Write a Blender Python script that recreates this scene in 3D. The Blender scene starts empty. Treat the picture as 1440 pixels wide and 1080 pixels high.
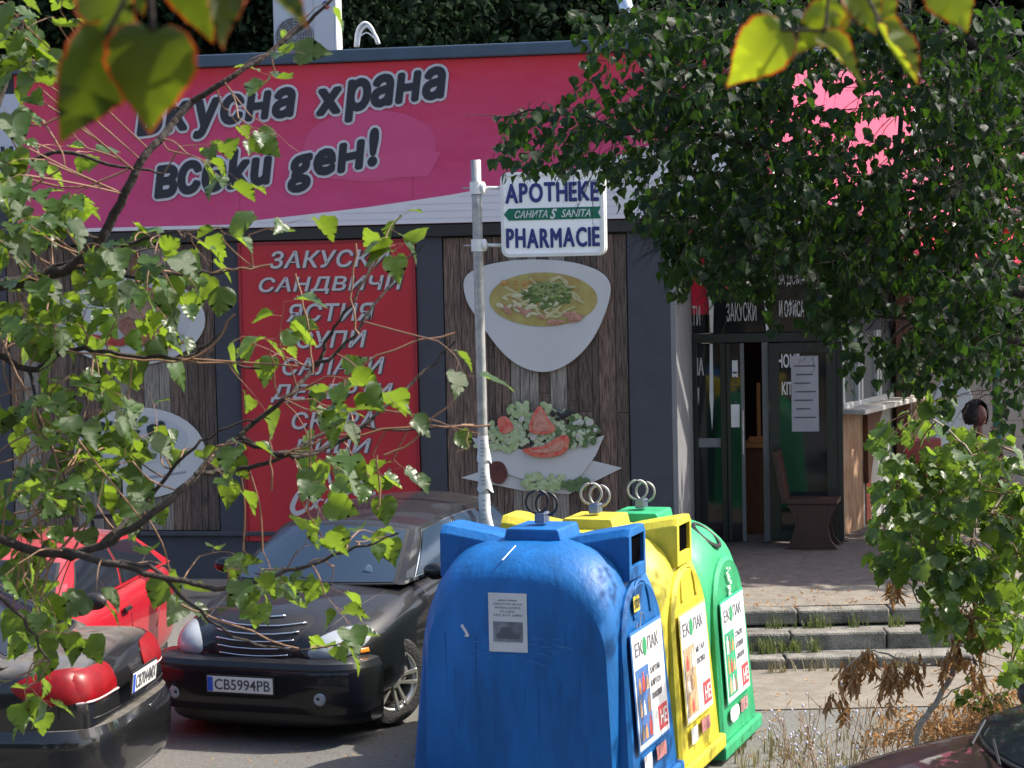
import bpy, bmesh, math, random
import numpy as np
from mathutils import Vector, Matrix, Euler

random.seed(7); rng = np.random.default_rng(7)
sc = bpy.context.scene
COL = sc.collection
PI = math.pi
def R(d): return math.radians(d)

# ------------------------------------------------------------------ camera
CAMZ, FPX = 3.43, 3000.0
PITCH = math.atan(172 / FPX); ROLL = R(1.25)
cam = bpy.data.cameras.new('camera'); camo = bpy.data.objects.new('camera', cam); COL.objects.link(camo)
cam.sensor_width = 36; cam.lens = 36 * FPX / 1440
cam.clip_start = 0.1; cam.clip_end = 900
CM = Matrix.Rotation(PI / 2 - PITCH, 4, 'X') @ Matrix.Rotation(-ROLL, 4, 'Z')
camo.matrix_world = Matrix.Translation((0, 0, CAMZ)) @ CM
cam.dof.use_dof = True; cam.dof.focus_distance = 12; cam.dof.aperture_fstop = 11
sc.camera = camo
CR = CM.to_3x3()
# ------------------------------------------------------------------ world, sun
SUN_EL, SUN_AZ = 49, 9           # azimuth measured from +X towards +Y
w = bpy.data.worlds.new('World'); sc.world = w; w.use_nodes = True
nt = w.node_tree; nt.nodes.clear()
sky = nt.nodes.new('ShaderNodeTexSky'); sky.sky_type = 'NISHITA'; sky.sun_disc = False; sky.air_density = 1.0; sky.dust_density = 3.0; sky.ozone_density = .6
sky.sun_elevation = R(SUN_EL); sky.sun_rotation = R(90 - SUN_AZ)
bg = nt.nodes.new('ShaderNodeBackground'); bg.inputs['Strength'].default_value = 0.15
wo = nt.nodes.new('ShaderNodeOutputWorld')
nt.links.new(sky.outputs[0], bg.inputs[0]); nt.links.new(bg.outputs[0], wo.inputs[0])
sun = bpy.data.lights.new('sun', 'SUN'); sun.energy = 4.0; sun.angle = R(0.5); sun.color = (1, .93, .82)
suno = bpy.data.objects.new('sun', sun); COL.objects.link(suno)
sv = Vector((math.cos(R(SUN_AZ)) * math.cos(R(SUN_EL)), math.sin(R(SUN_AZ)) * math.cos(R(SUN_EL)), math.sin(R(SUN_EL))))
suno.rotation_euler = sv.to_track_quat('Z', 'Y').to_euler(); suno.location = (30, 0, 30)
sc.view_settings.view_transform = 'Standard'; sc.view_settings.look = 'None'
sc.view_settings.exposure = 1.1; sc.view_settings.gamma = 1; sc.view_settings.use_curve_mapping = False
try:
    sc.cycles.max_bounces = 8; sc.cycles.transparent_max_bounces = 8; sc.cycles.caustics_reflective = False; sc.cycles.caustics_refractive = False
except Exception: pass

# ------------------------------------------------------------------ helpers
def ray(px, py):
    return CR @ Vector(((px - 720) / FPX, -(py - 540) / FPX, -1))
def W(px, py, d):
    v = ray(px, py); return Vector((0, 0, CAMZ)) + v * (d / v.y)

MATS = {}
def mat(name, col, rough=.6, metal=0, vary=0, vscale=6, bump=0, bscale=60, col2=None, coat=0, stretch=None, spec=None, dust=0):
    if name in MATS: return MATS[name]
    m = bpy.data.materials.new(name); m.use_nodes = True; n = m.node_tree.nodes; l = m.node_tree.links
    b = n['Principled BSDF']; b.inputs['Base Color'].default_value = (*col, 1); b.inputs['Roughness'].default_value = rough
    b.inputs['Metallic'].default_value = metal; b.inputs['Coat Weight'].default_value = coat; b.inputs['Coat Roughness'].default_value = .04
    if spec is not None: b.inputs['Specular IOR Level'].default_value = spec
    tc = n.new('ShaderNodeTexCoord'); mp = n.new('ShaderNodeMapping'); l.new(tc.outputs['Object'], mp.inputs[0])
    if stretch: mp.inputs['Scale'].default_value = stretch
    if vary:
        t = n.new('ShaderNodeTexNoise'); t.inputs['Scale'].default_value = vscale; t.inputs['Detail'].default_value = 8; t.inputs['Roughness'].default_value = .62
        l.new(mp.outputs[0], t.inputs['Vector'])
        r = n.new('ShaderNodeValToRGB'); r.color_ramp.elements[0].position = .35; r.color_ramp.elements[1].position = .65
        c2 = col2 or tuple(c * (1 - vary) for c in col)
        r.color_ramp.elements[0].color = (*c2, 1); r.color_ramp.elements[1].color = (*col, 1)
        l.new(t.outputs[0], r.inputs[0]); l.new(r.outputs[0], b.inputs['Base Color'])
        rr = n.new('ShaderNodeMapRange'); rr.inputs['To Min'].default_value = min(1, rough + .12); rr.inputs['To Max'].default_value = rough
        l.new(t.outputs[0], rr.inputs[0]); l.new(rr.outputs[0], b.inputs['Roughness'])
    if dust:
        g = n.new('ShaderNodeNewGeometry'); s = n.new('ShaderNodeSeparateXYZ'); l.new(g.outputs['Normal'], s.inputs[0])
        t3 = n.new('ShaderNodeTexNoise'); t3.inputs['Scale'].default_value = 9; t3.inputs['Detail'].default_value = 8; l.new(tc.outputs['Object'], t3.inputs['Vector'])
        mr = n.new('ShaderNodeMapRange'); mr.inputs['From Min'].default_value = .55; mr.inputs['To Max'].default_value = dust; l.new(s.outputs['Z'], mr.inputs[0])
        mu = n.new('ShaderNodeMath'); mu.operation = 'MULTIPLY'; l.new(mr.outputs[0], mu.inputs[0]); l.new(t3.outputs[0], mu.inputs[1])
        d = n.new('ShaderNodeBsdfDiffuse'); d.inputs[0].default_value = (.3, .27, .23, 1)
        mx = n.new('ShaderNodeMixShader'); l.new(mu.outputs[0], mx.inputs[0]); l.new(b.outputs[0], mx.inputs[1]); l.new(d.outputs[0], mx.inputs[2])
        l.new(mx.outputs[0], n['Material Output'].inputs[0])
    if bump:
        t2 = n.new('ShaderNodeTexNoise'); t2.inputs['Scale'].default_value = bscale; t2.inputs['Detail'].default_value = 5
        l.new(mp.outputs[0], t2.inputs['Vector'])
        bp = n.new('ShaderNodeBump'); bp.inputs['Strength'].default_value = bump; bp.inputs['Distance'].default_value = .02
        l.new(t2.outputs[0], bp.inputs['Height']); l.new(bp.outputs[0], b.inputs['Normal'])
    MATS[name] = m; return m

def leafmat(name, cols, trans, tw=.45, rough=.38, edge=None, spec=.5):
    m = bpy.data.materials.new(name); m.use_nodes = True; n = m.node_tree.nodes; l = m.node_tree.links
    b = n['Principled BSDF']; b.inputs['Roughness'].default_value = rough; b.inputs['Specular IOR Level'].default_value = spec
    g = n.new('ShaderNodeNewGeometry'); oi = n.new('ShaderNodeObjectInfo')
    ad = n.new('ShaderNodeMath'); ad.operation = 'ADD'; l.new(g.outputs['Random Per Island'], ad.inputs[0]); l.new(oi.outputs['Random'], ad.inputs[1])
    fr = n.new('ShaderNodeMath'); fr.operation = 'FRACT'; l.new(ad.outputs[0], fr.inputs[0])
    r = n.new('ShaderNodeValToRGB'); r.color_ramp.elements[0].color = (*cols[0], 1); r.color_ramp.elements[1].color = (*cols[-1], 1)
    for i, c in enumerate(cols[1:-1]):
        e = r.color_ramp.elements.new((i + 1) / (len(cols) - 1)); e.color = (*c, 1)
    l.new(fr.outputs[0], r.inputs[0])
    tr = n.new('ShaderNodeBsdfTranslucent')
    if edge:   # brown scorched leaf edge, from the leaf's own uv
        uv = n.new('ShaderNodeUVMap'); uv.uv_map = 'leaf'
        s = n.new('ShaderNodeSeparateXYZ'); l.new(uv.outputs[0], s.inputs[0])
        tn = n.new('ShaderNodeTexNoise'); tn.inputs['Scale'].default_value = 5; l.new(uv.outputs[0], tn.inputs['Vector'])
        a2 = n.new('ShaderNodeMath'); a2.operation = 'MULTIPLY_ADD'; a2.inputs[1].default_value = .35; l.new(tn.outputs[0], a2.inputs[0]); l.new(s.outputs['Y'], a2.inputs[2])
        er = n.new('ShaderNodeValToRGB'); er.color_ramp.elements[0].position = .95; er.color_ramp.elements[1].position = 1.18 if False else 1.0
        sc_ = n.new('ShaderNodeMath'); sc_.operation = 'MULTIPLY'; sc_.inputs[1].default_value = .86; l.new(a2.outputs[0], sc_.inputs[0])
        l.new(sc_.outputs[0], er.inputs[0])
        for tgt, base, src in ((b.inputs['Base Color'], None, r.outputs[0]), (tr.inputs[0], trans, None)):
            mx = n.new('ShaderNodeMix'); mx.data_type = 'RGBA'; l.new(er.outputs[0], mx.inputs[0])
            if src: l.new(src, mx.inputs[6])
            else: mx.inputs[6].default_value = (*base, 1)
            mx.inputs[7].default_value = (*edge, 1); l.new(mx.outputs[2], tgt)
    else:
        l.new(r.outputs[0], b.inputs['Base Color'])
        mr = n.new('ShaderNodeMapRange'); mr.inputs['To Min'].default_value = .55; mr.inputs['To Max'].default_value = 1.0; l.new(fr.outputs[0], mr.inputs[0])
        vm = n.new('ShaderNodeVectorMath'); vm.operation = 'SCALE'; vm.inputs[0].default_value = trans; l.new(mr.outputs[0], vm.inputs['Scale']); l.new(vm.outputs[0], tr.inputs[0])
    mx = n.new('ShaderNodeMixShader'); mx.inputs[0].default_value = tw
    l.new(b.outputs[0], mx.inputs[1]); l.new(tr.outputs[0], mx.inputs[2]); l.new(mx.outputs[0], n['Material Output'].inputs[0])
    tc = n.new('ShaderNodeTexCoord'); t2 = n.new('ShaderNodeTexNoise'); t2.inputs['Scale'].default_value = 30; l.new(tc.outputs['Object'], t2.inputs['Vector'])
    bp = n.new('ShaderNodeBump'); bp.inputs['Strength'].default_value = .3; bp.inputs['Distance'].default_value = .01; l.new(t2.outputs[0], bp.inputs['Height']); l.new(bp.outputs[0], b.inputs['Normal'])
    MATS[name] = m; return m

def tag(o, label=None, cat=None, group=None, kind=None):
    if label: o['label'] = label
    if cat: o['category'] = cat
    if group: o['group'] = group
    if kind: o['kind'] = kind
    return o
def thing(name, label, cat, loc=(0, 0, 0), rz=0, group=None):
    o = bpy.data.objects.new(name, None); COL.objects.link(o); o.location = loc; o.rotation_euler = (0, 0, rz)
    o.empty_display_size = .2
    return tag(o, label, cat, group)

class MB:
    def __init__(s): s.v = []; s.f = []
    def add(s, vs, fs, M=None):
        k = len(s.v)
        s.v += [tuple(M @ Vector(p)) if M is not None else tuple(p) for p in vs]
        s.f += [tuple(i + k for i in f) for f in fs]; return s
    def box(s, x0, x1, y0, y1, z0, z1, M=None):
        return s.add([(x0, y0, z0), (x1, y0, z0), (x1, y1, z0), (x0, y1, z0), (x0, y0, z1), (x1, y0, z1), (x1, y1, z1), (x0, y1, z1)],
                     [(0, 3, 2, 1), (4, 5, 6, 7), (0, 1, 5, 4), (1, 2, 6, 5), (2, 3, 7, 6), (3, 0, 4, 7)], M)
    def tube(s, pts, rad, n=8, cap=True, M=None):
        pts = [Vector(p) for p in pts]; vs = []; fs = []
        rad = rad if isinstance(rad, (list, tuple)) else [rad] * len(pts)
        ref = Vector((0, 0, 1)) if abs((pts[-1] - pts[0]).normalized().z) < .9 else Vector((1, 0, 0))
        for i, p in enumerate(pts):
            d = (pts[min(i + 1, len(pts) - 1)] - pts[max(i - 1, 0)])
            d = d.normalized() if d.length > 1e-9 else Vector((0, 0, 1))
            a = d.cross(ref); a = a.normalized() if a.length > 1e-6 else Vector((1, 0, 0)); b = d.cross(a)
            for k in range(n):
                t = 2 * PI * k / n; vs.append(p + (a * math.cos(t) + b * math.sin(t)) * rad[i])
        for i in range(len(pts) - 1):
            for k in range(n): fs.append((i * n + k, i * n + (k + 1) % n, (i + 1) * n + (k + 1) % n, (i + 1) * n + k))
        if cap: fs.append(tuple(range(n))[::-1]); fs.append(tuple((len(pts) - 1) * n + k for k in range(n)))
        return s.add(vs, fs, M)
    def prism(s, out, y0, y1, M=None):      # outline in (x,z), CCW, extruded in y
        n = len(out); vs = [(x, y0, z) for x, z in out] + [(x, y1, z) for x, z in out]
        fs = [tuple(range(n)), tuple(range(n, 2 * n))[::-1]] + [(i, i + n, (i + 1) % n + n, (i + 1) % n) for i in range(n)]
        return s.add(vs, fs, M)
    def grid(s, fn, nu, nv, M=None):
        vs = [fn(i / nu, j / nv) for j in range(nv + 1) for i in range(nu + 1)]
        fs = [(j * (nu + 1) + i, j * (nu + 1) + i + 1, (j + 1) * (nu + 1) + i + 1, (j + 1) * (nu + 1) + i) for j in range(nv) for i in range(nu)]
        return s.add(vs, fs, M)
    def lathe(s, prof, n=32, axis='X', M=None):    # prof: (axial, radius)
        vs = []; fs = []
        for a, r in prof:
            for k in range(n):
                t = 2 * PI * k / n
                vs.append((a, r * math.cos(t), r * math.sin(t)) if axis == 'X' else (r * math.cos(t), r * math.sin(t), a) if axis == 'Z' else (r * math.cos(t), a, r * math.sin(t)))
        m = len(prof)
        for i in range(m - 1):
            for k in range(n): fs.append((i * n + k, i * n + (k + 1) % n, (i + 1) * n + (k + 1) % n, (i + 1) * n + k))
        return s.add(vs, fs, M)
    def ball(s, c, r, nu=16, nv=10, M=None):
        r = r if isinstance(r, (tuple, list)) else (r, r, r)
        def fn(u, v):
            a = u * 2 * PI; b = (v - .5) * PI
            return (c[0] + r[0] * math.cos(b) * math.cos(a), c[1] + r[1] * math.cos(b) * math.sin(a), c[2] + r[2] * math.sin(b))
        return s.grid(fn, nu, nv, M)
    def build(s, name, m, parent=None, smooth=False, bevel=0, fix=True):
        me = bpy.data.meshes.new(name); me.from_pydata(s.v, [], s.f)
        if fix:
            bm = bmesh.new(); bm.from_mesh(me); bmesh.ops.remove_doubles(bm, verts=bm.verts, dist=1e-5)
            bmesh.ops.recalc_face_normals(bm, faces=bm.faces); bm.to_mesh(me); bm.free()
        if m: me.materials.append(m)
        if smooth:
            me.shade_smooth()
            if smooth == 'auto':
                try: me.set_sharp_from_angle(angle=R(38))
                except Exception: pass
        o = bpy.data.objects.new(name, me); COL.objects.link(o)
        if parent: o.parent = parent
        if bevel:
            b = o.modifiers.new('b', 'BEVEL'); b.width = bevel; b.segments = 2; b.limit_method = 'ANGLE'
        return o

def bake(o):
    dg = bpy.context.evaluated_depsgraph_get(); dg.update()
    me = bpy.data.meshes.new_from_object(o.evaluated_get(dg)); o.modifiers.clear(); o.data = me; return o

_tc = {}
def text_geo(s, offset=0, shear=0, extrude=.01, size=1, space=1):
    k = (s, offset, shear, extrude, space)
    if k in _tc: return _tc[k]
    cu = bpy.data.curves.new('t', 'FONT'); cu.body = s; cu.size = 1; cu.offset = offset; cu.shear = shear; cu.extrude = extrude
    cu.resolution_u = 3; cu.space_character = space
    o = bpy.data.objects.new('t', cu); COL.objects.link(o)
    dg = bpy.context.evaluated_depsgraph_get(); dg.update()
    me = bpy.data.meshes.new_from_object(o.evaluated_get(dg))
    v = np.array([tuple(q.co) for q in me.vertices]); f = [tuple(p.vertices) for p in me.polygons]
    bpy.data.objects.remove(o); bpy.data.curves.remove(cu); bpy.data.meshes.remove(me)
    _tc[k] = (v, f); return v, f
def dtext(name, s, m, parent, x0, z0, wd, ht, y, ang, shear, rad, space, step=.00035, nk=12):
    # heavy brush lettering: the same letters repeated on a small circle so that strokes grow evenly
    vs_, f, cur = [], [], 0.0
    rr_ = random.Random(len(s) * 7 + ord(s[0]))
    for ch in s:
        v, ff = text_geo('H' if ch == 'н' else ch, 0, shear, .5, 1, 1); v = v.copy()
        if ch == 'н': v[:, 1] *= .76; v[:, 0] *= .80
        v[:, 1] += rr_.uniform(-.02, .02); v[:, 0] += cur - (v[:, 0].min() - shear * 0); k = sum(len(q) for q in vs_)
        cur = v[:, 0].max() + .10 * space - shear * .22
        vs_.append(v); f += [tuple(t + k for t in q) for q in ff]
    v = np.concatenate(vs_)
    mn = v.min(0); mx_ = v.max(0); sx = wd / (mx_[0] - mn[0]); sz = ht / (mx_[1] - mn[1]); ca, sa = math.cos(ang), math.sin(ang); mb = MB()
    for k in range(13):
        a = 2 * PI * k / 12; rr = rad if k else 0
        P = []
        for q in v:
            x = (q[0] - mn[0]) * sx + rr * math.cos(a); z = (q[1] - mn[1]) * sz + rr * math.sin(a)
            P.append((x0 + x * ca - z * sa, y - k * step - (q[2] + .5) * .002, z0 + x * sa + z * ca))
        mb.add(P, f)
    return mb.build(name, m, parent, fix=False)
def text(name, s, m, parent, x0, z0, wd, ht, y=0, ang=0, offset=0.0, shear=0, thick=.006, base_offset=None, space=1, M=None, label=None):
    """lettering in the local XZ plane (facing -Y), its plain box fitted to wd x ht with the lower left corner at x0,z0"""
    v, f = text_geo(s, offset, shear, .5, 1, space)
    vb, _ = text_geo(s, base_offset if base_offset is not None else offset, shear, .5, 1, space)
    mn = vb.min(0); mxx = vb.max(0); sx = wd / (mxx[0] - mn[0]); sz = ht / (mxx[1] - mn[1])
    X = (v[:, 0] - mn[0]) * sx; Z = (v[:, 1] - mn[1]) * sz; ca, sa = math.cos(ang), math.sin(ang)
    P = [(x0 + x * ca - z * sa, y - thick / 2 - d * thick, z0 + x * sa + z * ca) for x, z, d in zip(X, Z, v[:, 2])]
    o = MB().add(P, f, M).build(name, m, parent, fix=False)
    if label: o['label'] = label
    return o

# leaves ---------------------------------------------------------
def leaf_template(kind):
    if kind == 'linden':
        rim = [(0, 0), (.17, -.1), (.37, -.03), (.5, .16), (.49, .3), (.52, .33), (.42, .55), (.40, .53), (.27, .75), (.25, .73), (.1, .92), (0, 1.06)]
        mid = [(0, 0), (0, .25), (0, .5), (0, .75), (0, 1.06)]
    elif kind == 'poplar':
        rim = [(0, 0), (.2, -.06), (.45, .06), (.56, .27), (.48, .4), (.5, .46), (.36, .56), (.33, .66), (.18, .76), (.14, .86), (0, 1.05)]
        mid = [(0, 0), (0, .25), (0, .5), (0, .75), (0, 1.05)]
    elif kind == 'vine':
        rim = [(0, 0), (.15, -.12), (.4, -.1), (.38, .1), (.6, .2), (.52, .42), (.56, .58), (.34, .6), (.3, .78), (.1, .82), (0, 1.0)]
        mid = [(0, 0), (0, .25), (0, .5), (0, .75), (0, 1.0)]
    else:  # dry
        rim = [(0, 0), (.08, .1), (.14, .3), (.13, .55), (.08, .8), (0, 1)]
        mid = [(0, 0), (0, .3), (0, .6), (0, 1)]
    out = []
    for var in range(5):
        fold = [.25, .45, .12, .6, .35][var] if kind != 'dry' else [.9, 1.4, .6, 1.8, 1.1][var]
        curl = [.25, .1, .45, -.15, .3][var] if kind != 'dry' else [.6, .3, .9, -.4, 1][var]
        def zz(x, y): return fold * abs(x) * (1 if var % 2 else .8) - curl * y * y + .06 * math.sin(9 * y + 7 * x + var * 2) * (abs(x) > .01)
        vs = []; fs = []; uv = []
        for x, y in mid: vs.append((0, y, zz(0, y)))
        nm = len(mid)
        inner = rim[1:-1]
        for sgn in (1, -1):
            k0 = len(vs)
            for x, y in inner:
                sq = 1 if sgn > 0 else (.92 + .03 * var)
                vs.append((sgn * x * sq, y, zz(x, y)))
            # stitch rim to midrib
            seq = [0] + [k0 + i for i in range(len(inner))] + [nm - 1]
            mi = 0
            for a, b in zip(seq[:-1], seq[1:]):
                yb = vs[b][1]
                fs.append((a, b, mi) if sgn > 0 else (b, a, mi)) if mi not in (a, b) else None
                while mi < nm - 1 and vs[mi + 1][1] <= yb + .05 and b != mi + 1:
                    fs.append((b, mi + 1, mi) if sgn > 0 else (mi + 1, b, mi)); mi += 1
            while mi < nm - 2:
                fs.append((seq[-2], mi + 1, mi) if sgn > 0 else (mi + 1, seq[-2], mi)); mi += 1
        uvs = [(0, 0)] * nm + [(0, 1)] * (2 * len(inner)); uvs[nm - 1] = (0, 1); uvs[0] = (0, .2)
        out.append((np.array(vs, float), fs, uvs))
    return out
TPL = {k: leaf_template(k) for k in ('linden', 'poplar', 'vine', 'dry')}

def frame(d, n):
    d = Vector(d).normalized(); n = Vector(n); x = d.cross(n)
    x = x.normalized() if x.length > 1e-6 else Vector((1, 0, 0)); n = x.cross(d)
    return x, d, n
def leaf_mesh(kind, var, m):
    k = (kind, var, m.name)
    if k in _lm: return _lm[k]
    v, f, uv = TPL[kind][var]
    me = bpy.data.meshes.new('leaf'); me.from_pydata(v.tolist(), [], f); me.materials.append(m); me.shade_smooth()
    ul = me.uv_layers.new(name='leaf')
    for lp in me.loops: ul.data[lp.index].uv = uv[lp.vertex_index]
    _lm[k] = me; return me
_lm = {}
def merged_leaves(name, kind, leaves, m, parent, off):
    allv = []; loops = []; starts = []; nv = 0
    tot = []
    for pos, d, n, s, var in leaves:
        x, y, z = frame(d, n); v, f, _ = TPL[kind][var]
        B = np.array([x, y, z]); allv.append(v @ B * s + np.array(pos - off))
        for t in f: loops.extend((t[0] + nv, t[1] + nv, t[2] + nv))
        nv += len(v)
    if not allv: return None
    V = np.concatenate(allv); nf = len(loops) // 3
    me = bpy.data.meshes.new(name); me.vertices.add(len(V)); me.vertices.foreach_set('co', V.ravel())
    me.loops.add(len(loops)); me.loops.foreach_set('vertex_index', np.array(loops, dtype=np.int32))
    me.polygons.add(nf); me.polygons.foreach_set('loop_start', np.arange(0, nf * 3, 3, dtype=np.int32))
    me.update(calc_edges=True); me.validate(); me.materials.append(m); me.shade_smooth()
    o = bpy.data.objects.new(name, me); COL.objects.link(o); o.parent = parent; o['kind'] = 'stuff'
    return o
def place_leaves(root, kind, leaves, m, limit=300, stuff='foliage'):
    """the largest-showing leaves as leaf parts, the rest as one foliage part"""
    off = root.location.copy()
    def score(l):
        p = l[0]; c = CR.transposed() @ (p - Vector((0, 0, CAMZ)))
        if c.z >= 0: return 0
        px = c.x / -c.z * FPX; py = c.y / -c.z * FPX
        return l[3] / -c.z if abs(px) < 730 and abs(py) < 550 else 0
    ls = sorted(leaves, key=score, reverse=True)
    for pos, d, n, s, var in ls[:limit]:
        x, y, z = frame(d, n)
        o = bpy.data.objects.new('leaf', leaf_mesh(kind, var, m)); COL.objects.link(o); o.parent = root
        M = Matrix((x * s, y * s, z * s)).transposed().to_4x4(); M.translation = pos - off; o.matrix_basis = M
    merged_leaves(stuff, kind, ls[limit:], m, root, off)

def rv(a=1): return Vector(rng.normal(size=3)) * a
def twig(start, d, length, nleaf, size, droop=.5, seg=5, out=None, tubes=None, r=.004, updown=.8, petiole=.5, nr=.55):
    """a drooping twig with alternate leaves"""
    p = start.copy(); d = d.normalized(); pts = [p.copy()]
    for i in range(seg):
        d = (d + Vector((0, 0, -droop / seg)) + rv(.14)).normalized(); p = p + d * (length / seg); pts.append(p.copy())
    tubes.append((pts, [r * (1 - .7 * i / seg) for i in range(seg + 1)]))
    for i in range(nleaf):
        t = (i + 1) / nleaf * seg; k = min(int(t), seg - 1); q = pts[k].lerp(pts[k + 1], t - k)
        dd = (pts[k + 1] - pts[k]).normalized(); side = dd.cross(Vector((0, 0, 1)))
        side = (side.normalized() if side.length > .01 else Vector((1, 0, 0))) * (1 if i % 2 else -1)
        ld = (dd * .6 + side * .8 + Vector((0, 0, -.35)) + rv(.35)).normalized()
        s = size * rng.uniform(.6, 1.15)
        q2 = q + ld * s * petiole; tubes.append(([q, q2], [r * .35, r * .25]))
        ld2 = (ld + Vector((0, 0, -updown)) + rv(.3)).normalized()
        nn = Vector((0, 0, 1)) + rv(nr)
        out.append((q2, ld2, nn, s, int(rng.integers(5))))
def build_tubes(name, tubes, m, root, n=4, stuff=False):
    mb = MB(); off = root.location
    for pts, r in tubes: mb.tube([p - off for p in pts], r, n, cap=False)
    o = mb.build(name, m, root, smooth=True, fix=False)
    if stuff: o['kind'] = 'stuff'
    return o
def smooth_path(pts, sub=4, wob=0):
    P = [Vector(p) for p in pts]; out = []
    for i in range(len(P) - 1):
        a = P[max(i - 1, 0)]; b = P[i]; c = P[i + 1]; d = P[min(i + 2, len(P) - 1)]
        for k in range(sub):
            t = k / sub
            out.append(.5 * ((2 * b) + (c - a) * t + (2 * a - 5 * b + 4 * c - d) * t * t + (3 * b - a - 3 * c + d) * t ** 3) + (rv(wob) if wob and (i or k) else Vector()))
    out.append(P[-1]); return out

# ------------------------------------------------------------------ materials
asphalt = mat('asphalt', (.20, .195, .18), .9, vary=.35, vscale=40, bump=.9, bscale=160)
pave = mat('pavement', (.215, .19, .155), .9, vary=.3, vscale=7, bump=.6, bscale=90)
conc = mat('step_concrete', (.25, .235, .205), .9, vary=.62, vscale=5, bump=1, bscale=60)
patio_m = mat('patio_paving_shaded', (.12, .098, .09), .7, vary=.4, vscale=9, bump=.5, bscale=70)  # brown darkened to hold the shade over the patio
grass_m = mat('grass', (.07, .10, .03), .8, vary=.5, vscale=3, col2=(.16, .14, .06))
soil = mat('soil', (.14, .11, .07), .95, vary=.4, vscale=9, bump=1, bscale=50)
wall_m = mat('grey_plaster', (.066, .07, .088), .9, vary=.16, vscale=3, bump=.7, bscale=180)
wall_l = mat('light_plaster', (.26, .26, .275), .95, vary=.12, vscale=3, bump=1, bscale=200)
coping_m = mat('coping_metal', (.045, .075, .12), .45, vary=.2, vscale=3)
dark_m = mat('dark_frame', (.012, .012, .014), .35)
black_m = mat('black_metal', (.01, .011, .014), .4)
white_m = mat('white_paint', (.72, .72, .72), .5, vary=.12, vscale=5)
red_panel = mat('red_board', (.44, .012, .022), .45, vary=.12, vscale=2)
letter_m = mat('grey_letters', (.46, .44, .45), .5)
glass_m = mat('dark_glass', (.012, .014, .016), .04, spec=.35)
steel = mat('galvanised_steel', (.42, .42, .42), .5, metal=.6, vary=.35, vscale=14)
paper = mat('paper', (.62, .62, .63), .8, vary=.1, vscale=8)
ink = mat('ink', (.06, .06, .07), .8)
wood_red = mat('brown_wood', (.13, .045, .018), .55, vary=.5, vscale=5, stretch=(6, 6, .8))
orange_wood = mat('orange_wood', (.5, .2, .06), .5, vary=.3, vscale=6, stretch=(5, 5, .8))

# ------------------------------------------------------------------ ground
def sst(a, b, x):
    t = min(1, max(0, (x - a) / (b - a))); return t * t * (3 - 2 * t)
def gz(X, Y): return .03 - sst(-.9, 1.7, X) * (.06 + .30 * sst(11.2, 13.0, Y))
def sheet(name, xs, ys, fn, m, kind='structure'):
    mb = MB(); nx = len(xs); 
    vs = [(x, y, fn(x, y)) for y in ys for x in xs]
    fs = [(j * nx + i, j * nx + i + 1, (j + 1) * nx + i + 1, (j + 1) * nx + i) for j in range(len(ys) - 1) for i in range(nx - 1)]
    o = mb.add(vs, fs).build(name, m, smooth=True); return tag(o, kind=kind)
xs = [-300, -100, -40, -20] + [-12 + .4 * i for i in range(61)] + [20, 40, 100, 300]
ys = [-300, -100, -40, -10, 0] + [4 + .6 * i for i in range(27)] + [24, 40, 100, 300]
sheet('ground', xs, ys, lambda x, y: gz(x, y) - .05, soil)
sheet('road', [-40, -20, -12] + [-8 + .4 * i for i in range(31)] + [8, 20, 40], [4, 8, 10, 12, 14, 16, 17.55], lambda x, y: gz(x, y) - .012, asphalt)
sheet('pavement', [.6 + .4 * i for i in range(14)] + [8, 12, 20, 40], [17.556, 18.2, 18.8, 19.26, 19.9], lambda x, y: gz(x, y) - .004, pave)
sheet('parking_bay', [-40, -12, -6, -3, -1, .596], [17.556, 19, 21, 21.9], lambda x, y: gz(x, y) - .012, asphalt)

# facade frame
TANY = .168; PSI = math.atan(TANY); D0 = 22.6
FO = Vector((0, D0, 0)); ft = Vector((math.cos(PSI), -math.sin(PSI), 0)); fb = Vector((math.sin(PSI), math.cos(PSI), 0))
def fuv(px, py, v=0):
    d = ray(px, py); C = Vector((0, 0, CAMZ)); s = (v - (C - FO).dot(fb)) / d.dot(fb); P = C + d * s
    return (P - FO).dot(ft), P.z
def FW(u, v, z): return FO + ft * u + fb * v + Vector((0, 0, z))
uW, _ = fuv(945, 560)                 # right end of the front wall
RECESS = 1.95
zt = fuv(720, 63)[1]                  # coping top
zc = fuv(720, 81)[1]                  # coping bottom
zs = fuv(600, 316)[1]                 # fascia bottom

# steps and patio
PZ = .06
def stepset():
    edge = [(.6, 4.10)]
    # three risers of kerb stones
    rows = [(19.27, -.36, -.235, 19.85), (19.72, -.25, -.09, 20.35), (20.15, -.05, PZ, 20.5)]
    for i, (y0, zb, ztp, y1) in enumerate(rows):
        x = .7 + .11 * i
        root = tag(MB().box(.6, 4.16 - .02 * i, y0 + .25, y1, zb, ztp - .012).build('step', conc), kind='structure')
        while x < 4.1:
            L = min(.88 + rng.uniform(-.05, .05), 4.17 - x)
            if L < .15: break
            dz = rng.uniform(-.006, .006); dy = rng.uniform(-.012, .012)
            o = MB().box(x + .006, x + L - .006, y0 + dy, y0 + .25 + dy, zb - .03, ztp + dz).build('kerb_stone', conc, root, bevel=.022)
            x += L
stepset()
def patio_z(x, y):
    return PZ + .12 * sst(20.4, 24.4, y)
sheet('patio_lit_strip', [.5 + .5 * i for i in range(8)] + [4.18], [20.4, 20.8, 21.2, 21.5], patio_z, pave)  # front of the patio floor, coloured paler where the sun falls
sheet('patio', [.5 + .5 * i for i in range(8)] + [4.18], [21.504 + .4 * i for i in range(12)] + [27, 31], patio_z, patio_m)  # starts at the shadow edge, shade included in its darker colour
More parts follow.
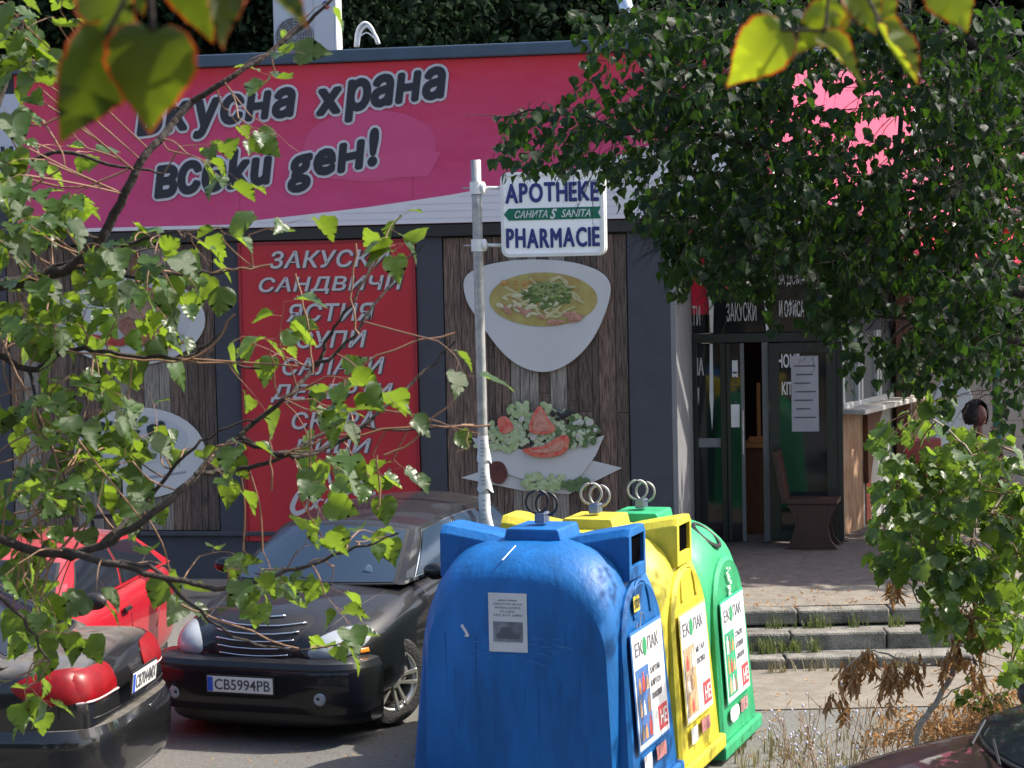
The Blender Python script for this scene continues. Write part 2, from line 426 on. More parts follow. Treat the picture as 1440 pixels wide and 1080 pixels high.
sheet('terrace', [4.184, 5, 6, 8, 12, 20, 30], [20.9, 21.4, 22, 24, 26, 28, 31], lambda x, y: PZ + .12 * sst(20.4, 24.4, y), pave)
sheet('ramp', [4.184, 5, 7, 12, 20], [19.2, 19.9, 20.4, 20.896], lambda x, y: gz(x, y) + (PZ - gz(x, y)) * (y - 19.2) / 1.7, pave)
# raised strip in front of the shop wall
tag(MB().box(-14, .495, 21.9, 24.5, -.4, .05).build('shop_pavement', pave), kind='structure')

# ------------------------------------------------------------------ shop building
bld = thing('shop_building', 'single storey shop with grey plaster front, glazed corner entrance and dark coping', 'shop', FO, -PSI)
uL = -9.0
def at(px, py, v=0): return fuv(px, py, v)
# wall pieces (local: x along, y back)
zp_b = at(200, 745)[1]                 # board panels' lower edge
pan = []                               # panels: u0,u1,z0,z1
u_w1a = at(18, 560)[0]; u_w1b = at(306, 560)[0]
u_ra = at(343.5, 560)[0]; u_rb = at(590, 560)[0]
u_w2a = at(629, 560)[0]; u_w2b = at(885, 560)[0]
z_pt = at(450, 339)[1]
MB().box(uL, uW, 0, .3, -.3, zt - .05).build('wall', wall_m, bld)
def strip(name, u0, u1, z0, z1, v0, m, bev=.006): return MB().box(u0, u1, v0, -.002, z0, z1).build(name, m, bld, bevel=bev)
for a, b in ((u_w1b, u_ra), (u_rb, u_w2a), (u_w2b, uW), (uL + 1, u_w1a)):
    strip('pillar', a + .01, b - .01 if b != uW else b + .002, .05, z_pt + .02, -.06, wall_m)
strip('plinth', u_w1a - .3, uW - .45, -.1, zp_b - .06, -.05, wall_m)
strip('ledge', u_w1a - .3, uW - .45, zp_b - .055, zp_b - .01, -.1, wall_m)
MB().box(uL, uW + .0, -.12, -.003, z_pt + .022, zs - .005).build('lintel', dark_m, bld)
# deep return wall at the entrance
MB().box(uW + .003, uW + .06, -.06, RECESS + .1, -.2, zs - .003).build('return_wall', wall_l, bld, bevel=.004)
# right corner of the fascia
u_c = at(1078, 300)[0]
MB().box(uL, u_c + .03, -.22, .5, zc, zt).build('coping', coping_m, bld, bevel=.015)
MB().box(uL, u_c, -.1, .5, zs, zc - .003).build('fascia_wall', wall_m, bld)
# slanted wing to the right, turned to the sun
WA = R(61)
Pc = FW(u_c, -.1, 0); wt_ = Vector((math.cos(WA), math.sin(WA), 0)); wn = Vector((-math.sin(WA), math.cos(WA), 0))
wing = thing('shop_wing', 'slanted side wing of the shop with lit pink fascia behind the dark tree', 'shop', Pc, WA)
MB().box(.02, 12, .03, .5, zs, zc - .003).build('fascia_wall', wall_m, wing)
MB().box(0, 12, -.12, .6, zc, zt).build('coping', coping_m, wing, bevel=.015)
# soffit over the entrance and the roof slab
def poly(name, pts, z0, z1, m, parent=None):
    n = len(pts); mb = MB().add([(x, y, z0) for x, y in pts] + [(x, y, z1) for x, y in pts], [tuple(range(n))[::-1], tuple(range(n, 2 * n))] + [(i, (i + 1) % n, (i + 1) % n + n, i + n) for i in range(n)])
    return mb.build(name, m, parent)
Pe = Pc + wt_ * 11.9
inv = bld.matrix_basis.inverted() if False else (Matrix.Translation(FO) @ Matrix.Rotation(-PSI, 4, 'Z')).inverted()
def toL(P): q = inv @ Vector((P[0], P[1], 0)); return (q.x, q.y)
sof = [toL(FW(uW + .1, .25, 0)), toL(FW(u_c - .1, .25, 0)), toL(Pc + wt_ * .4 + wn * .55), toL(Pe + wn * .5), toL((7, 34, 0)), toL(FW(uW + .1, 8, 0))]
poly('soffit', sof, zs + .06, zs + .16, mat('soffit_board', (.35, .34, .33), .8), bld)
roof = [toL(FW(uL, .4, 0)), toL(FW(u_c - .3, .4, 0)), toL(Pe + wn * .4), toL((7, 35, 0)), toL(FW(uL, 9, 0))]
poly('roof', roof, zt - .35, zt - .25, mat('roof_felt', (.08, .08, .08), .9), bld)

# pink fascia sign -------------------------------------------------
def grad_sign_mat():
    m = bpy.data.materials.new('pink_print'); m.use_nodes = True; n = m.node_tree.nodes; l = m.node_tree.links
    b = n['Principled BSDF']; b.inputs['Roughness'].default_value = .42
    tc = n.new('ShaderNodeTexCoord'); s = n.new('ShaderNodeSeparateXYZ'); l.new(tc.outputs['Object'], s.inputs[0])
    mr = n.new('ShaderNodeMapRange'); mr.inputs['From Min'].default_value = zs; mr.inputs['From Max'].default_value = zc; l.new(s.outputs['Z'], mr.inputs[0])
    r = n.new('ShaderNodeValToRGB'); l.new(mr.outputs[0], r.inputs[0])
    e = r.color_ramp.elements; e[0].color = (.52, .045, .17, 1); e[1].color = (.60, .006, .02, 1)
    k = e.new(.55); k.color = (.50, .032, .12, 1); k = e.new(.85); k.color = (.53, .02, .075, 1)
    l.new(r.outputs[0], b.inputs['Base Color'])
    t2 = n.new('ShaderNodeTexNoise'); t2.inputs['Scale'].default_value = 1.6; t2.inputs['Detail'].default_value = 3; l.new(tc.outputs['Object'], t2.inputs['Vector'])
    bp = n.new('ShaderNodeBump'); bp.inputs['Strength'].default_value = .35; bp.inputs['Distance'].default_value = .12; l.new(t2.outputs[0], bp.inputs['Height']); l.new(bp.outputs[0], b.inputs['Normal']); return m
pink = grad_sign_mat()
sg = thing('fascia_sign', 'long red and pink fascia sign with brush lettering about tasty food, above the menu board', 'sign', FO, -PSI)
u0 = at(30, 200)[0]; u1 = u_c - .02
MB().box(u0, u1, -.15, -.102, zs + .01, zc - .006).build('sign_panel', pink, sg)
# printed white wedge along the bottom, with fine lines
wv = -.154
def fpoly(name, pxs, v, th, m, parent, fr=None):
    pts = [at(x, y, v) for x, y in pxs]
    return MB().prism(pts, v - th, v).build(name, m, parent)
wh = mat('printed_white', (.60, .58, .62), .5)
edge_t = [(340, 312), (420, 303), (520, 291), (640, 273), (760, 250), (860, 222), (960, 190), (1060, 150)]
bot = [(1060, 305), (960, 308), (860, 311), (700, 314), (520, 318), (340, 321)]
poly_w = edge_t + bot
pts = [at(x, y, wv) for x, y in edge_t]; pb = [at(x, y, wv) for x, y in reversed(bot)]
mbw = MB()
def top_at(u):
    for a, b in zip(pts[:-1], pts[1:]):
        if a[0] <= u <= b[0]: t = (u - a[0]) / (b[0] - a[0]); return a[1] + (b[1] - a[1]) * t
    return pts[-1][1] if u > pts[-1][0] else pts[0][1]
ua, ub = pts[0][0], min(pts[-1][0], u1 - .01)
mbw.grid(lambda a, b: (ua + (ub - ua) * a, wv, (zs + .012) * (1 - b) + b * top_at(ua + (ub - ua) * a)), 24, 1)
mbw.build('white_wedge', wh, sg)
MB().box(u0 + .01, u1, wv - .002, wv + .003, zs + .012, zs + .05).build('white_border', wh, sg)
ml = MB(); gl = mat('fine_lines', (.51, .49, .54), .6)
for k in range(9):
    zk = zs + .06 + k * .075
    us = [ua + (ub - ua) * i / 60 for i in range(61)]
    run = [u for u in us if top_at(u) > zk + .03]
    if len(run) > 3: ml.box(run[0], ub, wv - .003, wv - .001, zk, zk + .008)
ml.build('fine_lines', gl, sg)
for k_ in range(6): MB().box(u0 + .6 + 1.9 * k_, u0 + .604 + 1.9 * k_, -.1525, -.1505, zs + .02, zc - .01).build('seam', mat('seam_pink', (.40, .03, .10), .5), sg)
# faint round cup print
cup = mat('faint_pink_print', (.46, .10, .22), .45)
cc = at(520, 205, -.153)
MB().prism([(cc[0] + .72 * math.cos(t), cc[1] + .38 * math.sin(t)) for t in [2 * PI * i / 40 for i in range(40)]], -.154, -.152).build('faint_cup_print', mat('faint_pink_print2', (.52, .055, .17), .42), sg)
MB().prism([(cc[0] - .45 + x * .9, cc[1] - .34 + z) for x, z in [(0, 0), (1.2, 0), (1.35, .25), (1.0, .3), (.2, .18), (-.1, .1)]], -.1555, -.1545).build('faint_hand_print', mat('faint_pink_print3', (.54, .065, .19), .42), sg)
# lettering
navy = mat('navy_letters', (.008, .009, .02), .5); outl = mat('pale_outline', (.50, .50, .55), .5)
def brush(s, p0, p1, hpx):
    a = at(*p0, -.16); b = at(*p1, -.16); L = math.hypot(b[0] - a[0], b[1] - a[1]); ang = math.atan2(b[1] - a[1], b[0] - a[0])
    h = hpx / 133
    dtext('letter_outline', s, outl, sg, a[0], a[1], L, h, -.157, ang, .28, .052, 1.15)
    dtext('lettering', s, navy, sg, a[0], a[1], L, h, -.164, ang, .28, .024, 1.15)
brush('Вкусна', (197, 203), (418, 174), 62)
brush('xрана', (449, 175), (630, 149), 54)
brush('всеku', (220, 277), (384, 257), 52)
brush('geн!', (409, 270), (541, 243), 62)
# narrow grey sign to the far left
ls = thing('side_sign', 'narrow pale grey sign panel with dark letters at the left end of the fascia', 'sign', FO, -PSI)
a = at(-40, 262, -.13); b = at(29, 132, -.13)
MB().box(a[0], b[0], -.17, -.104, a[1], b[1]).build('panel', mat('pale_grey_panel', (.42, .45, .52), .5), ls, bevel=.01)
text('lettering', 'и', navy, ls, at(2, 245, -.18)[0], at(2, 245, -.18)[1], .14, .3, y=-.172, offset=.03)

# wing sign; paler pink puts the sunlight into its colour
ws = thing('wing_sign', 'pink and white fascia sign on the sunlit slanted wing, seen through the tree', 'sign', Pc, WA)
MB().box(.05, 11.8, -.05, .025, zs + .02, zc - .006).build('sign_panel', mat('pink_sunlit_print', (.62, .10, .2), .5), ws)
mbw = MB(); 
mbw.grid(lambda a, b: (.06 + 1.2 * a, -.053, zs + .03 + b * (.75 - .4 * a)), 16, 1)
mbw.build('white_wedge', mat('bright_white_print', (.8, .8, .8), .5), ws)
for k, s in enumerate(('Вкусна', 'xрана')):
    dtext('letter_outline', s, outl, ws, 4.6 + 2.3 * k, zs + .75, 1.9, .5, -.055, .12, .28, .07, 1.2)
    dtext('lettering', s, navy, ws, 4.6 + 2.3 * k, zs + .75, 1.9, .5, -.062, .12, .28, .034, 1.2)
MB().box(.3, 9, -.35, -.08, zs - .1, zs - .06).build('rail', white_m, ws)
def awning(name, label, x0, x1, y0, z0, drop, proj, val, parent_loc, rot, m, lab=None):
    t = thing(name, label, 'awning', parent_loc, rot)
    MB().add([(x0, y0, z0), (x1, y0, z0), (x1, y0 - proj, z0 - drop), (x0, y0 - proj, z0 - drop), (x0, y0 + .02, z0 - .02), (x1, y0 + .02, z0 - .02), (x1, y0 - proj, z0 - drop - .015), (x0, y0 - proj, z0 - drop - .015)],
             [(0, 1, 2, 3), (4, 7, 6, 5), (0, 3, 7, 4), (1, 5, 6, 2), (0, 4, 5, 1), (3, 2, 6, 7)]).build('canopy', m, t)
    MB().box(x0, x1, y0 - proj - .012, y0 - proj - .003, z0 - drop - val, z0 - drop - .004).build('valance', m, t)
    for x in (x0 + .05, x1 - .05):
        MB().tube([(x, y0 - .02, z0 - drop - .1), (x, y0 - proj + .02, z0 - drop - .03)], .012, 6).build('arm', black_m, t)
    return t
awm = mat('red_awning', (.62, .012, .05), .7, vary=.1, vscale=3)
aw = awning('awning', 'wide red awning with a white label on its valance, over the sunlit serving window', 3.0, 11.5, .02, zs - .06, .42, .75, .26, Pc, WA, awm)
MB().box(3.6, 4.4, -.757-.012, -.757-.004, zs - .72, zs - .53).build('label_patch', paper, aw)
text('lettering', 'Швейк', ink, aw, 3.68, zs - .68, .62, .12, y=-.770, offset=.01)

# menu board -------------------------------------------------------
mn = thing('menu_board', 'tall red menu board with grey Cyrillic capitals between two grey pillars', 'sign', FO, -PSI)
z_rb = at(470, 760)[1]
MB().box(u_ra, u_rb, -.07, -.003, z_rb, z_pt).build('board', red_panel, mn, bevel=.004)
mbf = MB(); fr = .025
mbf.box(u_ra - .004, u_ra + fr, -.085, -.071, z_rb, z_pt + .004); mbf.box(u_rb - fr, u_rb + .004, -.085, -.071, z_rb, z_pt + .004); mbf.box(u_ra + fr + .001, u_rb - fr - .001, -.085, -.071, z_pt - fr, z_pt + .004)
mbf.build('trim', mat('dark_red_trim', (.25, .01, .02), .4), mn)
lines = [('ЗАКУСКИ', 379, 549, 378, 25), ('САНДВИЧИ', 364, 567, 415, 25), ('ЯСТИЯ', 402, 527, 453, 26), ('СУПИ', 417, 516, 490, 25), ('САЛАТИ', 397, 541, 528, 25),
         ('ДЕСЕРТИ', 380, 553, 566, 26), ('СКАРА', 410, 527, 604, 25), ('ПИЦИ', 415, 522, 642, 25), ('КАФЕ', 424, 518, 681, 25)]
for s, xa, xb, yb, h in lines:
    a = at(xa, yb, -.09); b = at(xb, yb, -.09)
    text('letter_shadow', s, ink, mn, a[0] + .012, a[1] - .012, b[0] - a[0], h / 133, y=-.0715, offset=.018, shear=.22, thick=.003, space=1.06)
    text('lettering', s, letter_m, mn, a[0], a[1], b[0] - a[0], h / 133, y=-.078, offset=.018, shear=.22, thick=.006, space=1.06)
# soft-drink script built from swept strokes
def stroke(mb, pts, r, M): mb.add(*_ribbon([at(x, y, -.08) for x, y in pts], r), M)
def _ribbon(P, r):
    P = [Vector((p[0], -.078, p[1])) for p in P]; P = smooth_path(P, 5); vs = []; fs = []
    for i, p in enumerate(P):
        d = (P[min(i + 1, len(P) - 1)] - P[max(i - 1, 0)]).normalized(); n = Vector((-d.z, 0, d.x)); rr = r * (.55 + .45 * math.sin(PI * i / (len(P) - 1)))
        vs += [p + n * rr, p - n * rr, p + n * rr + Vector((0, .006, 0)), p - n * rr + Vector((0, .006, 0))]
    for i in range(len(P) - 1):
        a = i * 4; fs += [(a, a + 1, a + 5, a + 4), (a, a + 4, a + 6, a + 2), (a + 1, a + 3, a + 7, a + 5)]
    return vs, fs
sm = MB()
for pts_, r in (([(432, 691), (424, 690), (416, 700), (411, 714), (416, 722), (426, 719), (431, 714)], .028),
                ([(431, 712), (434, 703), (441, 702), (442, 710), (436, 716), (431, 712)], .015),
                ([(455, 703), (448, 703), (444, 711), (449, 716), (456, 711)], .015),
                ([(467, 703), (460, 703), (457, 712), (463, 714), (468, 703), (467, 713), (472, 711)], .015),
                ([(473, 709), (480, 707)], .014),
                ([(500, 697), (497, 691), (488, 692), (481, 702), (479, 713), (487, 716), (496, 711)], .026),
                ([(489, 694), (502, 688), (514, 691), (524, 697), (527, 691)], .020),
                ([(501, 704), (505, 702), (507, 709), (501, 713), (498, 708), (503, 703)], .014),
                ([(515, 697), (519, 690), (515, 690), (510, 704), (510, 711), (515, 709)], .013),
                ([(523, 703), (517, 703), (515, 710), (520, 712), (524, 702), (523, 711), (528, 708)], .014)):
    stroke(sm, pts_, r, None)
sm.build('script_lettering', letter_m, mn, fix=False)

# picture boards -----------------------------------------------------
wm = [mat('plank_brown', (.24, .16, .125), .8, vary=.75, vscale=9, col2=(.035, .022, .018), stretch=(9, 9, .55), bump=.6, bscale=40),
      mat('plank_dark', (.15, .11, .09), .8, vary=.7, vscale=10, col2=(.02, .014, .012), stretch=(10, 10, .6), bump=.6, bscale=40),
      mat('plank_grey', (.36, .32, .28), .8, vary=.55, vscale=10, col2=(.10, .085, .07), stretch=(11, 11, .5), bump=.6, bscale=40)]
def planks(root, u0, u1, z0, z1, greyrange, seed):
    r = random.Random(seed); u = u0
    MB().box(u0, u1, -.03, -.003, z0, z1).build('backing', dark_m, root)
    while u < u1 - .02:
        wd = min(r.choice([.07, .1, .12, .15, .18]), u1 - u); m = wm[2] if greyrange[0] < u < greyrange[1] else wm[r.choice([0, 0, 1])]
        split = r.random() < .45
        zz_ = [z0, z0 + (z1 - z0) * r.uniform(.3, .7), z1] if split else [z0, z1]
        for a, b in zip(zz_[:-1], zz_[1:]):
            mm = m if not split else wm[r.choice([0, 1, 2 if a == z0 else 0])]
            MB().box(u + .003, u + wd - .003, -.045 - r.random() * .008, -.0305, a + .002, b - .002).build('plank', mm, root, bevel=.003)
        u += wd
def outline(pxs, v): return [at(x, y, v) for x, y in smooth2(pxs)]
def smooth2(p, sub=5):
    n = len(p); out = []
    for i in range(n):
        a, b, c, d = (Vector(p[(i + k) % n]) for k in (-1, 0, 1, 2))
        for k in range(sub):
            t = k / sub; q = .5 * ((2 * b) + (c - a) * t + (2 * a - 5 * b + 4 * c - d) * t * t + (3 * b - a - 3 * c + d) * t ** 3); out.append((q.x, q.y))
    return out
def ell(cx, cy, rx, ry, n=40): return [(cx + rx * math.cos(2 * PI * i / n), cy + ry * math.sin(2 * PI * i / n)) for i in range(n)]
def plate(name, pxs, v, th, m, root, sm_=True):
    o = outline(pxs, v) if sm_ else [at(x, y, v) for x, y in pxs]
    return MB().prism(o, v - th, v).build(name, m, root, bevel=.003)
ceram = mat('white_ceramic_print', (.50, .50, .51), .45, vary=.1, vscale=1.5)
b2 = thing('picture_board', 'wooden plank board with a soup bowl and a salad bowl, right of the red menu', 'board', FO, -PSI)
planks(b2, u_w2a, u_w2b, zp_b, z_pt, (at(718, 500)[0], at(800, 500)[0]), 5)
plate('soup_bowl', [(654, 392), (675, 376), (715, 367), (760, 365), (806, 369), (842, 381), (858, 399), (856, 425), (842, 462), (822, 492), (795, 514), (765, 523), (733, 515), (704, 492), (672, 448), (656, 420)], -.06, .03, ceram, b2)
plate('soup', ell(764, 421, 76, 38), -.092, .004, mat('soup_print', (.36, .33, .10), .5, vary=.5, vscale=7, col2=(.30, .20, .06)), b2, False)
r_ = random.Random(3)
nm = MB()
for i in range(26):
    x = r_.uniform(705, 812); y = r_.uniform(396, 440)
    if ((x - 764) / 62) ** 2 + ((y - 421) / 30) ** 2 > 1: continue
    P = [(x + 12 * k, y + 7 * math.sin(k * 1.6 + i) + r_.uniform(-3, 3)) for k in range(-2, 2)]
    if any(((q[0] - 764) / 72) ** 2 + ((q[1] - 421) / 35) ** 2 > 1 for q in P): continue
    v_, f_ = _ribbon([at(a, b, -.1) for a, b in P], .014); nm.add([(q[0], q[1] - .0225 - i * .0003, q[2]) for q in v_], f_)
nm.build('noodles', mat('noodle_print', (.50, .46, .24), .5, vary=.3, vscale=20), b2, fix=False)
def scraps(name, cx, cy, rx, ry, n, size, v, m, root, seed, ang=.6, elong=2.4):
    r = random.Random(seed); mb = MB()
    for i in range(n):
        t = r.uniform(0, 2 * PI); q = math.sqrt(r.random()); c = at(cx + rx * q * math.cos(t), cy + ry * q * math.sin(t), v)
        s = size / 133 * r.uniform(.6, 1.2); a = r.uniform(-ang, ang); k = 8
        pts = []
        for j in range(k):
            tt = 2 * PI * j / k; ra = s * (.7 + .45 * r.random()); x = ra * math.cos(tt) * elong; z = ra * math.sin(tt)
            pts.append((c[0] + x * math.cos(a) - z * math.sin(a), c[1] + x * math.sin(a) + z * math.cos(a)))
        yv = v - .0012 * i / max(1, n) * 8 - .001
        vs = [(c[0], yv - .004, c[1])] + [(x, yv, z) for x, z in pts]
        mb.add(vs, [(0, j + 1, (j + 1) % k + 1) for j in range(k)])
    o_ = mb.build(name, m, root, fix=False); o_['kind'] = 'stuff'; return o_
scraps('herbs', 768, 415, 34, 17, 70, 3, -.102, mat('herb_print', (.12, .19, .045), .6, vary=.6, vscale=30), b2, 11)
scraps('herbs', 772, 406, 24, 12, 30, 2.6, -.114, mat('pale_herb_print', (.24, .31, .10), .6, vary=.5, vscale=30), b2, 12)
scraps('carrots', 730, 400, 30, 6, 16, 2, -.101, mat('carrot_bits', (.42, .22, .06), .5), b2, 41, .5)
scraps('onions', 745, 425, 44, 18, 30, 3, -.1005, mat('onion_bits', (.46, .44, .28), .5), b2, 42, .8)
scraps('prawns', 785, 448, 36, 7, 12, 4, -.101, mat('prawn_print', (.50, .25, .17), .5, vary=.5, vscale=30), b2, 13, .3)
scraps('prawns', 728, 436, 22, 8, 6, 4, -.101, MATS['prawn_print'], b2, 14, .8)
# salad
plate('square_plate', [(648, 672), (700, 655), (835, 648), (875, 658), (800, 695), (735, 690)], -.055, .012, ceram, b2, False)
plate('salad_bowl', [(664, 615), (700, 622), (760, 640), (850, 612), (838, 640), (818, 668), (796, 682), (742, 676), (708, 664), (680, 645)], -.07, .02, ceram, b2, False)
let = mat('lettuce_print', (.24, .34, .13), .6, vary=.6, vscale=24, col2=(.42, .47, .30)); let2 = mat('dark_lettuce_print', (.10, .17, .06), .6, vary=.5, vscale=24)
scraps('lettuce', 760, 604, 78, 26, 130, 5, -.094, let, b2, 21, 1.5, 1.3)
scraps('lettuce', 700, 618, 34, 20, 36, 5, -.105, let, b2, 25, 1.5, 1.3)
scraps('lettuce', 812, 608, 30, 22, 40, 5, -.105, let2, b2, 26, 1.5, 1.3)
scraps('lettuce', 770, 612, 66, 20, 60, 4, -.107, mat('pale_lettuce_print', (.46, .52, .34), .6, vary=.4, vscale=40), b2, 29, 1.5, 1.5)
scraps('lettuce', 748, 577, 36, 9, 26, 5, -.098, let, b2, 27, 1.5, 1.3)
scraps('onion_rings', 780, 600, 60, 18, 14, 4, -.112, mat('onion_print', (.5, .48, .44), .5, vary=.3, vscale=20), b2, 22, 1.5, 1.4)
tom = mat('tomato_print', (.50, .045, .035), .4, vary=.35, vscale=18, col2=(.58, .22, .15))
tomp = mat('tomato_flesh_print', (.60, .26, .19), .5, vary=.4, vscale=40)
plate('tomato_wedge', [(760, 571), (772, 590), (781, 603), (770, 610), (748, 609), (744, 600), (750, 582)], -.124, .014, tom, b2)
plate('tomato_flesh', [(761, 577), (770, 593), (774, 603), (758, 607), (749, 602), (753, 586)], -.1395, .004, tomp, b2)
plate('tomato_wedge', [(735, 632), (765, 626), (785, 614), (798, 613), (800, 625), (792, 638), (770, 643), (748, 641)], -.124, .014, tom, b2)
plate('tomato_flesh', [(745, 634), (768, 630), (788, 620), (794, 624), (788, 633), (765, 637)], -.1395, .004, tomp, b2)
plate('tomato_wedge', [(700, 590), (712, 586), (722, 600), (716, 608), (704, 608)], -.124, .012, tom, b2)
scraps('olives', 788, 584, 12, 9, 6, 5, -.126, mat('olive_print', (.02, .02, .025), .3), b2, 23, 1, 1.1)
scraps('herbs', 765, 678, 30, 12, 60, 4, -.095, let, b2, 24, 1, 1.5)
scraps('herbs', 812, 680, 24, 9, 24, 4.5, -.1, let2, b2, 28, 1, 1.6)
plate('tomato_wedge', [(690, 652), (706, 650), (714, 666), (706, 680), (692, 676)], -.09, .01, mat('aubergine_print', (.12, .03, .025), .4, vary=.5, vscale=12), b2)

b1 = thing('picture_board', 'wooden plank board with a meat dish and a soup plate, left of the red menu', 'board', FO, -PSI)
planks(b1, u_w1a, u_w1b, zp_b, z_pt, (at(145, 500)[0], at(228, 500)[0]), 9)
plate('dinner_plate', ell(185, 450, 104, 64), -.06, .02, ceram, b1, False)
plate('inner_plate', ell(185, 452, 80, 46), -.081, .003, mat('plate_centre_print', (.44, .44, .45), .45), b1, False)
meat = mat('meat_print', (.17, .05, .035), .5, vary=.7, vscale=22, col2=(.30, .15, .10))
plate('meat_cutlet', [(165, 412), (190, 402), (222, 408), (243, 425), (245, 462), (228, 482), (200, 486), (175, 470), (160, 445)], -.09, .03, meat, b1)
plate('melted_cheese', [(160, 425), (185, 412), (214, 420), (236, 440), (220, 448), (205, 444), (196, 456), (180, 446), (166, 452)], -.122, .006, mat('cheese_print', (.34, .22, .15), .5, vary=.5, vscale=18), b1)
scraps('carrots', 225, 478, 36, 9, 10, 5, -.126, mat('carrot_print', (.42, .17, .07), .5, vary=.4, vscale=20), b1, 31, .5, 2.4)
scraps('red_peppers', 150, 480, 26, 9, 8, 6, -.1, mat('pepper_print', (.40, .04, .03), .5, vary=.4, vscale=20), b1, 32, .4, 2.4)
plate('soup_plate', ell(197, 637, 92, 64), -.06, .02, ceram, b1, False)
plate('pale_soup', ell(196, 618, 68, 34), -.081, .003, mat('pale_soup_print', (.40, .42, .46), .4), b1, False)
scraps('herbs', 165, 602, 30, 14, 12, 4, -.09, mat('dark_herb_print', (.01, .015, .02), .6), b1, 33, 1.2, 1.6)
scraps('herbs', 228, 604, 22, 9, 9, 5, -.09, MATS['dark_herb_print'], b1, 34, 1.2, 1.5)
plate('rim_shadow_print', [(125, 660), (195, 672), (262, 662), (262, 665), (195, 676), (125, 664)], -.081, .002, mat('rim_line_print', (.25, .26, .30), .5), b1, False)

# ------------------------------------------------------------------ glazed entrance (parts of the shop)
V = RECESS
def ez(px, py): return at(px, py, V)
zf = .20
z_h0 = ez(1070, 481)[1]; z_h1 = ez(1070, 468)[1]; z_tt = zs - .05
uend = ez(1178, 600)[0]
def fbx(name, ua_, ub_, za, zb, v0=V - .05, v1=V + .05, m=dark_m, parent=bld, bev=.004):
    return MB().box(ua_, ub_, v0, v1, za, zb).build(name, m, parent, bevel=bev)
X = lambda px, py=600: ez(px, py)[0]
fbx('door_header', uW + .065, uend, z_h0, z_h1)
for xx in (1001, 1079, 1162):
    fbx('mullion', X(xx, 440) - .02, X(xx, 440) + .02, z_h1 + .003, z_tt)
# transom signs
tp = [(uW + .066, X(1000, 440) - .022), (X(1002, 440) + .022, X(1078, 440) - .022), (X(1080, 440) + .022, X(1161, 440) - .022)]
zm = ez(1000, 428)[1]
for k, (a, b) in enumerate(tp):
    o = fbx('transom_pane', a, b, z_h1 + .003, z_tt, V - .01, V + .005, glass_m)
    MB().box(a, b, V - .03, V - .012, z_h1 + .22 * (k == 0) + .45 * (k == 1) + .9 * (k == 2), z_tt - .02).build('red_film', awm, bld) if k < 2 else None
lw = mat('white_film', (.55, .55, .56), .6)
def etext(s, xa, xb, yb, hpx, off=.0, nm_='lettering'):
    a = ez(xa, yb); b = ez(xb, yb); text(nm_, s, lw, bld, a[0], a[1], b[0] - a[0], hpx / 121, y=V - .034, offset=off)
etext('АТИ', 968, 985, 458, 27)
etext('ЗАКУСКИ', 1022, 1064, 452, 26)
etext('И ОФИСА', 1096, 1131, 447, 25, .01)
etext('ЗА ДОМА', 1094, 1132, 404, 22)
for xx in (1001, 1079):      # white triangular drapes on the mullions
    c = X(xx, 440); MB().prism([(c - .012, z_h1 + .01), (c + .012, z_h1 + .01), (c + .03, z_h1 + .38), (c + .08, z_h1 + .62), (c - .07, z_h1 + .62), (c - .03, z_h1 + .38)], V - .062, V - .056).build('white_strip', white_m, bld)
# left fixed window
wl0, wl1 = uW + .066, X(1014)
win = fbx('window', wl0, wl0 + .05, zf, z_h0 - .003)
zr = ez(992, 620)[1]
MB().box(wl0 + .052, wl1, V - .03, V + .03, zr - .07, zr + .03).build('window_rail', mat('grey_frame', (.20, .20, .21), .5), win)
MB().box(wl0 + .05, wl1, V - .005, V + .005, zr + .032, z_h0 - .004).build('pane', glass_m, win)
MB().box(wl0 + .05, wl1, V - .005, V + .005, zf, zr - .072).build('pane', glass_m, win)
a = ez(966, 528); text('lettering', 'ШНА', lw, win, a[0], a[1], X(991) - a[0], .2, y=V - .008, offset=.02)
a = ez(966, 570); text('lettering', 'НЯ', lw, win, a[0], a[1], X(984) - a[0], .2, y=V - .008, offset=.02)
c = X(1001, 560); MB().prism([(c - .025, ez(1001, 560)[1]), (c, ez(1001, 605)[1]), (c + .02, ez(1001, 560)[1]), (c + .02, z_h0 - .01), (c - .012, z_h0 - .01)], V - .02, V - .008).build('white_drape', white_m, win)
fbx('door_post', wl1 + .002, wl1 + .07, zf, z_h0 - .003, V - .06, V + .06)
# ajar door leaf
dl = fbx('door', wl1 + .075, wl1 + .115, zf + .01, z_h0 - .01, V - .09, V - .03)
x1_ = X(1048)
MB().box(x1_ - .04, x1_, V - .09, V - .03, zf + .01, z_h0 - .01).build('stile', mat('grey_stile', (.12, .12, .13), .4), dl)
MB().box(wl1 + .116, x1_ - .041, V - .065, V - .055, zf + .01, z_h0 - .01).build('pane', glass_m, dl)
a = ez(1024, 585); MB().box(wl1 + .14, x1_ - .07, V - .075, V - .067, ez(1024, 530)[1], z_h0 - .2).build('paper_notice', paper, dl)
mbn = MB()
for k in range(12): mbn.box(wl1 + .15 + .01 * (k % 3), x1_ - .08 - .012 * (k % 2), V - .078, V - .0755, z_h0 - .35 - k * .055, z_h0 - .34 - k * .055 + .012)
mbn.build('notice_text', lw if False else ink, dl)
MB().box(X(1029), X(1041), V - .082, V - .076, ez(1030, 600)[1], ez(1030, 568)[1]).build('paper_notice', white_m, dl)
MB().tube([(x1_ - .02, V - .13, 1.2), (x1_ - .02, V - .13, 1.7)], .012, 6).build('handle', steel, dl)
fbx('door_post', X(1073), X(1082), zf, z_h0 - .003, V - .06, V + .06, MATS['grey_stile'])
dr = fbx('door', X(1083), X(1097), zf + .01, z_h0 - .01, V - .1, V - .02)
MB().box(X(1163), X(1177), V - .1, V - .02, zf + .01, z_h0 - .01).build('stile', dark_m, dr)
